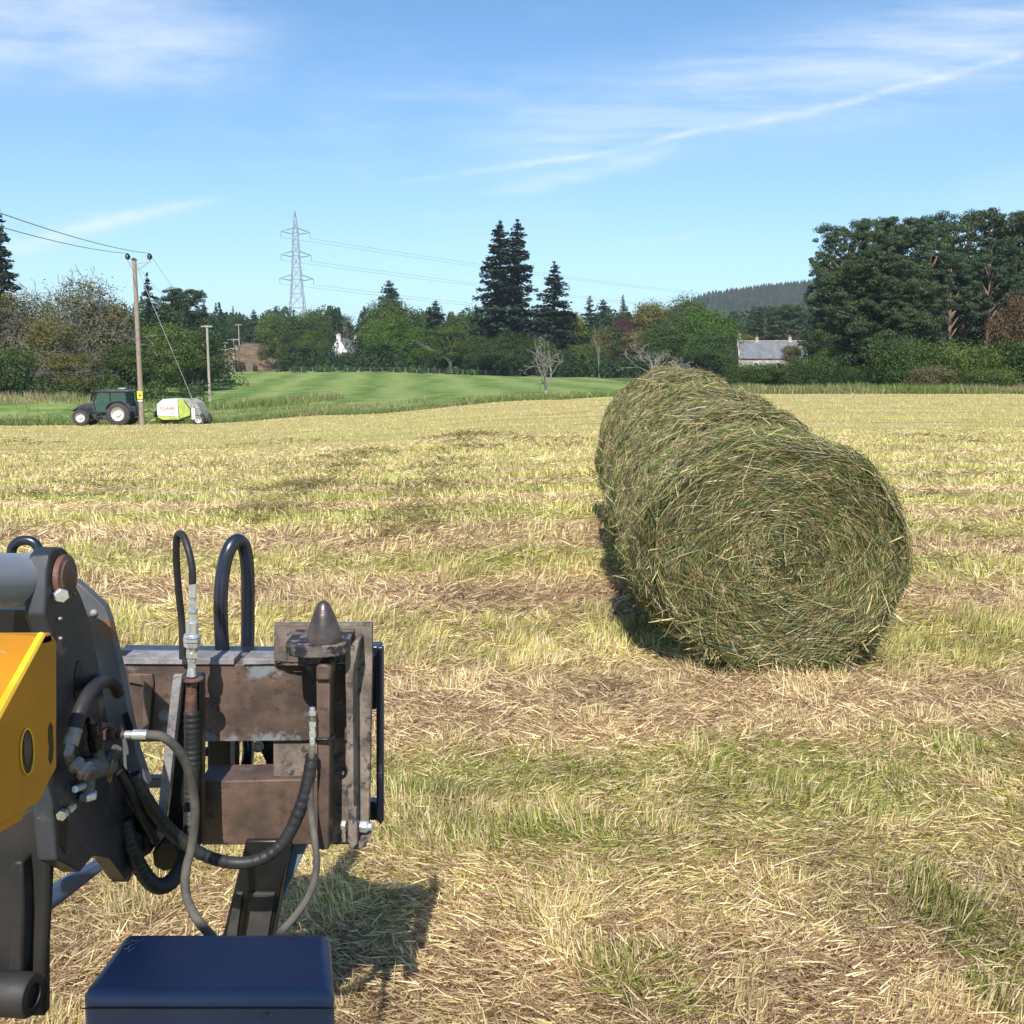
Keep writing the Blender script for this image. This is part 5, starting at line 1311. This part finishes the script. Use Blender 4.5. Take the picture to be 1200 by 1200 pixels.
# inclined flat bar and its dark channel
b = MB(); b.px([(203, 791), (213, 791), (206, 850), (198, 930), (189, 1003), (180, 1003), (187, 930), (196, 850)], 1.84, .010); b.build('slanted_bar', m_bar, tele, .0012)
b = MB(); b.px([(212, 792), (236, 792), (236, 990), (226, 996), (205, 1012), (190, 1006), (199, 930), (207, 850)], 1.89, .03); b.px([(178, 1000), (190, 984), (206, 990), (212, 1004), (206, 1018), (192, 1022), (180, 1016)], 1.83, .05); b.build('hook_channel', m_blk, tele, .004)
# clevis bolt on the right
bc = W(404, 967, 1.93); ax = Vector((1, -.15, 0))
b = MB(); b.px([(408, 952), (417, 948), (419, 990), (412, 996), (407, 985)], 1.885, .02); b.px([(421, 986), (433, 984), (428, 993), (414, 997)], 1.9, .05); b.build('clevis_plate', m_dusty, tele, .003)
b = MB(); b.lathe(bc, ax, [(-.006, .0105), (.004, .0105)], 6); b.lathe(bc, ax, [(.014, .012), (.026, .012), (.030, .009), (.044, .009)], 18); b.lathe(bc, ax, [(.030, .0125), (.047, .0125), (.049, .008), (.056, .0075), (.057, .001)], 6); b.build('clevis_bolt', m_chrome, tele, .001)
# -- couplings (lathed along the hose, measured in pixels)
def coupling(name, px0, py0, px1, py1, d, prof, parent=tele):
    A = W(px0, py0, d); B_ = W(px1, py1, d); L_ = (B_-A).length; ax = (B_-A)/L_; tot = py1-py0; first = None
    for (a, c_, r0, r1, mat, n) in prof:
        b = MB(); f0 = (a-py0)/tot*L_; f1 = (c_-py0)/tot*L_; e = min(.0008, (f1-f0)*.2)
        b.lathe(A, ax, [(f0, rad(r0, d)*.86), (f0+e, rad(r0, d)), (f1-e, rad(r1, d)), (f1, rad(r1, d)*.86)], n)
        o = b.build(name if first is None else 'ferrule', mat, parent if first is None else first, smooth=30)
        if first is None: first = o
    return first
coupling('hose_coupling', 226, 684, 224, 836, 1.87, [
 (684, 700, 4.6, 4.8, m_chrome, 20), (700, 705, 3.5, 3.5, m_chrome, 16), (705, 713, 5.6, 5.6, m_chrome, 6), (713, 717, 6.6, 6.6, m_chrome, 20), (717, 728, 5.6, 5.6, m_chrome, 6),
 (728, 742, 7.2, 7.6, m_chrome, 24), (742, 746, 9.4, 10, m_chrome, 24), (746.5, 751, 10.3, 10.3, m_chrome, 24), (751.5, 757, 10, 9.6, m_chrome, 24), (757, 763, 6, 6, m_chrome, 20), (763, 770, 7.4, 7.4, m_chrome, 6),
 (770, 775, 5.4, 5.4, m_chrome, 20), (775, 782, 5.2, 5.2, m_chrome, 6), (782, 792, 4.8, 6, m_chrome, 20), (793.5, 796, 14.5, 14.5, m_rustfit, 20), (797, 803, 8.6, 8.6, m_rustfit, 6), (803, 812, 7.2, 7.2, m_rustfit, 6), (812, 836, 7.0, 7.8, m_rustfit, 20)])
coupling('hose_coupling', 366, 829, 366, 884, 1.84, [(829, 833, 3.5, 3.5, m_chrome, 12), (833, 838, 4.4, 4.4, m_chrome, 6), (838, 845, 3.4, 4.2, m_dullfit, 16), (845, 852, 4.4, 4.4, m_chrome, 6), (852, 857, 3.5, 3.8, m_chrome, 16), (857, 864, 4.2, 4.2, m_chrome, 6), (864, 872, 3.6, 3.6, m_chrome, 16), (872, 884, 4.0, 4.0, m_dullfit, 16)])
# -- hoses
def hose(name, pts, r, mat, ridge=0., pitch=.006, n=14, parent=tele, res=14, sub=None):
    P_ = spline([W(*p) for p in pts], res)
    if ridge:
        L_ = [0.]
        for i in range(1, len(P_)): L_.append(L_[-1]+(P_[i]-P_[i-1]).length)
        N_ = int(L_[-1]/pitch*6); s = np.linspace(0, L_[-1], N_); Q_ = []
        for q in s:
            i = min(int(np.searchsorted(L_, q, side='right'))-1, len(P_)-2); t = (q-L_[i])/max(1e-9, L_[i+1]-L_[i]); Q_.append(P_[i].lerp(P_[i+1], t))
        rr = [r*(1+ridge*(0, .9, 1, 1, .85, .6)[k % 6])*(1+.05*math.sin(k*.043)+.02*math.sin(k*.9)) for k in range(N_)]; P_ = Q_
    else: rr = [r*(1+(0 if mat is m_gloss else .015)*math.sin(k*.23)) for k in range(len(P_))]
    b = MB(); b.tube(P_, rr, n); return b.build(name, mat, parent, smooth=50)
hose('hydraulic_hose', [(225.6, 686, 1.87), (225, 664, 1.87), (220, 642, 1.88), (214, 627, 1.90), (208, 628, 1.92), (206.5, 650, 1.93), (209, 690, 1.95), (213, 730, 1.97), (214, 772, 1.97)], .0068, m_hosek, parent=tele)
hose('wrapped_hose', [(224.5, 834, 1.87), (225, 880, 1.865), (224, 930, 1.85), (222, 980, 1.82), (213, 1015, 1.79), (198, 1035, 1.76), (181, 1037, 1.74), (165, 1018, 1.73), (153, 990, 1.72), (146, 960, 1.72)], .0134, m_hosek, .07, .0105)
hose('wrapped_hose', [(156, 908, 1.70), (172, 938, 1.71), (194, 968, 1.74), (230, 997, 1.77), (265, 1010, 1.79), (302, 1008, 1.80), (332, 987, 1.81), (351, 950, 1.82), (361, 915, 1.83), (366, 884, 1.84)], .0114, m_hosek, .06, .015)
h2 = hose('hydraulic_hose', [(172, 861, 1.62), (190, 863.5, 1.62), (208, 878, 1.63), (222, 906, 1.65), (228.5, 948, 1.67), (225, 990, 1.68), (218, 1020, 1.67), (218, 1048, 1.65), (229, 1074, 1.60), (250, 1100, 1.56)], .0078, m_hose)
b = MB(); b.lathe(W(147, 861, 1.62), (1, 0, 0), [(0, .0068), (.009, .0068), (.0095, .005), (.012, .005), (.0125, .0085), (.034, .0082), (.036, .0078)], 12); b.build('hose_fitting', m_chrome, h2)
hose('hydraulic_hose', [(366, 880, 1.835), (364, 905, 1.83), (364, 945, 1.82), (369, 985, 1.80), (371, 1015, 1.77), (364, 1045, 1.73), (347, 1072, 1.67), (318, 1104, 1.60)], .0066, m_hose)
h4 = hose('hydraulic_hose', [(138, 812, 1.692), (132, 800, 1.671), (122, 798, 1.637), (108, 808, 1.561), (96, 828, 1.524), (87, 857, 1.497)], .0112, m_hosek)
b = MB(); b.tube([W(87.5, 855, 1.499), W(82, 874, 1.483)], [.0122, .0118], 16); b.tube([W(82.5, 873, 1.484), W(80, 884, 1.477), W(83, 892, 1.485), W(88, 897, 1.500)], .0075, 10); b.build('hose_fitting', m_dullfit, h4)
# -- valve block
b = MB(); v0 = W(100, 903, 1.536); v1 = W(127, 897, 1.620); b.cyl(v0, v1, .0175, .0165, 24); b.cyl(W(116, 895, 1.587), W(112, 872, 1.574), .0125, .010, 18); b.cyl(W(104, 905, 1.548), W(103, 930, 1.545), .0105, .0100, 18)
b.tube([W(121, 893, 1.600), W(133, 884, 1.600), W(138, 876, 1.600)], [.013, .011, .009], 12); vb = b.build('valve_block', m_valve, tele, .0015)
b = MB(); b.lathe(W(84, 893, 1.488), Vector((.75, -.1, -.45)), [(0, .008), (.004, .0135), (.012, .0135), (.013, .0105), (.020, .0105), (.0205, .0155), (.028, .0155), (.029, .012), (.036, .012)], 6); b.build('hex_nut', m_dullfit, vb, .0008)
b = MB(); b.lathe(W(103, 928, 1.545), (0, 0, -1), [(0, .011), (.003, .0145), (.011, .0145), (.013, .011), (.0131, .001)], 6); b.build('hex_plug', m_chrome, vb, .0008)
b = MB(); b.cyl(W(88, 925, 1.500), W(98, 921, 1.530), .0055, .0055, 8); b.lathe(W(86, 945, 1.494), (0, -1, 0), [(0, .006), (.01, .006), (.011, .001)], 6); b.lathe(W(75, 953, 1.463), (0, -1, 0), [(0, .008), (.01, .008), (.011, .001)], 6); b.build('bolt', m_chrome, vb)
b = MB(); b.box(W(129, 860, 1.631), (.018, .016, .016)); b.cyl(W(129, 858, 1.631), W(131, 846, 1.638), .0055, .0055, 10); b.cyl(W(116, 850, 1.587), W(128, 850, 1.627), .006, .005, 10); b.lathe(W(136, 861, 1.635), (1, 0, 0), [(0, .006), (.004, .008), (.010, .008), (.015, .0055)], 6); b.build('tee_fitting', m_rustfit, tele, .001)
b = MB(); b.cyl(W(112, 878, 1.574), W(110, 862, 1.567), .0115, .0115, 6); b.cyl(W(110, 862, 1.567), W(108, 850, 1.561), .0085, .0085, 14); b.tube(spline([W(108, 852, 1.561), W(107, 846, 1.558), W(102, 845, 1.542)], 4), .006, 8); b.build('elbow_fitting', m_blk, vb, .001)
b = MB(); b.tube(spline([W(141, 878, 1.600), W(135, 884, 1.595), W(130, 897, 1.590), W(127, 912, 1.590), W(129, 916, 1.590), W(131, 906, 1.590)], 6), .0022, 8); b.build('release_wire', m_brass, vb)
hose('hydraulic_hose', [(140, 905, 1.68), (152, 925, 1.69), (168, 960, 1.72), (182, 985, 1.76)], .008, m_hosek)
# -- dark box below the carriage
b = MB(); z0 = .778
x0, x1 = -.612, -.252
fr = [Vector((x0, 1.345, z0)), Vector((x1, 1.345, z0)), Vector((x1-.034, 1.507, z0)), Vector((x0+.003, 1.507, z0))]
b.prism(fr, (0, 0, -.42)); bx = b.build('cover_box', m_skytint, tele, .016, seg=4)
b = MB(); b.tube([Vector((x0+.002, 1.3435, z0-.022)), Vector((x1-.002, 1.3435, z0-.022))], .0012, 6); b.build('seam', m_blk, bx)
b = MB()
r_ = np.random.default_rng(9)
for k in range(16):
    p = WZ(150+r_.normal(0, 8), 1107+r_.normal(0, 3.5), z0+.0015); a = r_.uniform(-.9, .9); l = r_.uniform(.004, .014)
    b.tube([p, p+Vector((math.cos(a)*l, math.sin(a)*l, .003))], .0006, 4)
tag(b.build('straw_wisp', m_bar), 'small wisp of straw lying on the far left corner of the dark blue box', 'straw')
# -- cab of the loader, unseen overhead and behind the viewer, roof added to shade the box
b = MB(); b.box((0, -.70, 2.24), (1.5, 1.62, .10)); b.build('cab_roof', m_blk, tele, .03)
b = MB()
for sx in (-1, 1):
    b.tube([Vector((sx*.72, -1.45, .9)), Vector((sx*.72, -1.45, 2.2))], .035, 8)
b.box((0, -1.3, .75), (1.5, .6, .7)); b.build('cab_body', m_blk, tele, .02)
b = MB(); b.px([(-60, 1100), (52, 1100), (52, 1190), (-60, 1190)], 1.53, .02); bq = b.build('casting_foot', m_cast, cast)

# ------------------------------------------------------------------ bale handler on the carriage
hd = empty('bale_handler', (-.45, 2.15, Tz(-.45, 2.15)), 'gloss black bale handler frame with an upright hoop, behind the rusty carriage', 'bale handler')
b = MB(); b.px([(138, 762.5), (323, 764.5), (323, 770.5), (138, 769)], 2.085, .05); b.build('top_rail', m_gloss, hd, .004)
hose('hoop', [(261, 770, 2.10), (258.5, 712, 2.10), (261, 672, 2.11), (268, 645, 2.12), (277.5, 633.5, 2.14), (286, 641, 2.16), (290, 668, 2.17), (290.5, 720, 2.18), (290, 775, 2.18)], .0148, m_gloss, parent=hd, n=18)
hose('lower_hoop', [(290, 860, 2.2), (291, 880, 2.19), (288, 900, 2.17), (279, 918, 2.15)], .013, m_gloss, parent=hd)
b = MB(); b.px([(440.5, 758), (449.5, 758), (449.5, 962), (446, 967), (441, 962)], 2.06, .012); b.build('side_frame', m_gloss, hd, .003)
b = MB(); b.px([(430, 757), (446, 757), (446, 770), (430, 772)], 2.075, .04); b.px([(430, 768), (441, 768), (441, 832), (430, 832)], 2.07, .03); b.build('frame_bracket', m_gloss, hd, .004)
b = MB(); b.px([(432, 940), (446, 941), (446, 962), (432, 962)], 2.075, .03); b.build('frame_bracket', m_gloss, hd, .004)
b = MB(); b.px([(243, 860), (277, 860), (277, 925), (243, 925)], 2.14, .03); b.px([(296, 860), (324, 860), (324, 918), (313, 912), (311, 893)], 2.14, .04); b.px([(226, 878), (244, 878), (244, 887), (226, 887)], 2.14, .02); b.px([(140, 914), (212, 912), (212, 923), (150, 925)], 2.12, .03); b.build('back_frame', m_blk, hd, .003)
b = MB(); b.px([(270, 860), (274, 860), (274, 920), (270, 920)], 2.12, .01); b.build('frame_edge', m_bar, hd)
b = MB(); b.lathe(W(303, 874, 2.12), (0, -1, 0), [(0, .012), (.01, .012), (.014, .008), (.015, .001)], 14); b.build('bolt', m_dullfit, hd)
b = MB(); b.px([(288, 985), (342, 985), (330, 1040), (318, 1100), (296, 1230), (222, 1230), (262, 1092)], 1.97, .07); pp = b.build('support_post', m_blk, hd, .004)
b = MB(); b.px([(276, 1047), (284, 1047), (276, 1110), (262, 1110)], 1.962, .01); b.px([(292, 1047), (322, 1047), (312, 1110), (286, 1110)], 1.962, .01); b.build('post_foot_plate', paint('dusty_dark_plate', (.055, .048, .042), (.03, .028, .026), 16, .7), pp, .002)
b = MB(); b.px([(342, 985), (363, 985), (332, 1052), (322, 1090), (314, 1092), (328, 1040)], 2.02, .012); b.build('strut', plain('sky_tinted_strut', (.13, .19, .28), .35), hd, .003)  # pale blue of the reflected sky put into the colour
b = MB(); b.px([(133, 1010), (112, 1010), (20, 1062), (20, 1090), (60, 1068)], 2.0, .03); b.build('lower_arm', plain('sky_tinted_arm', (.035, .055, .11), .3), hd, .006)  # black arm, reflected sky blue put into the colour
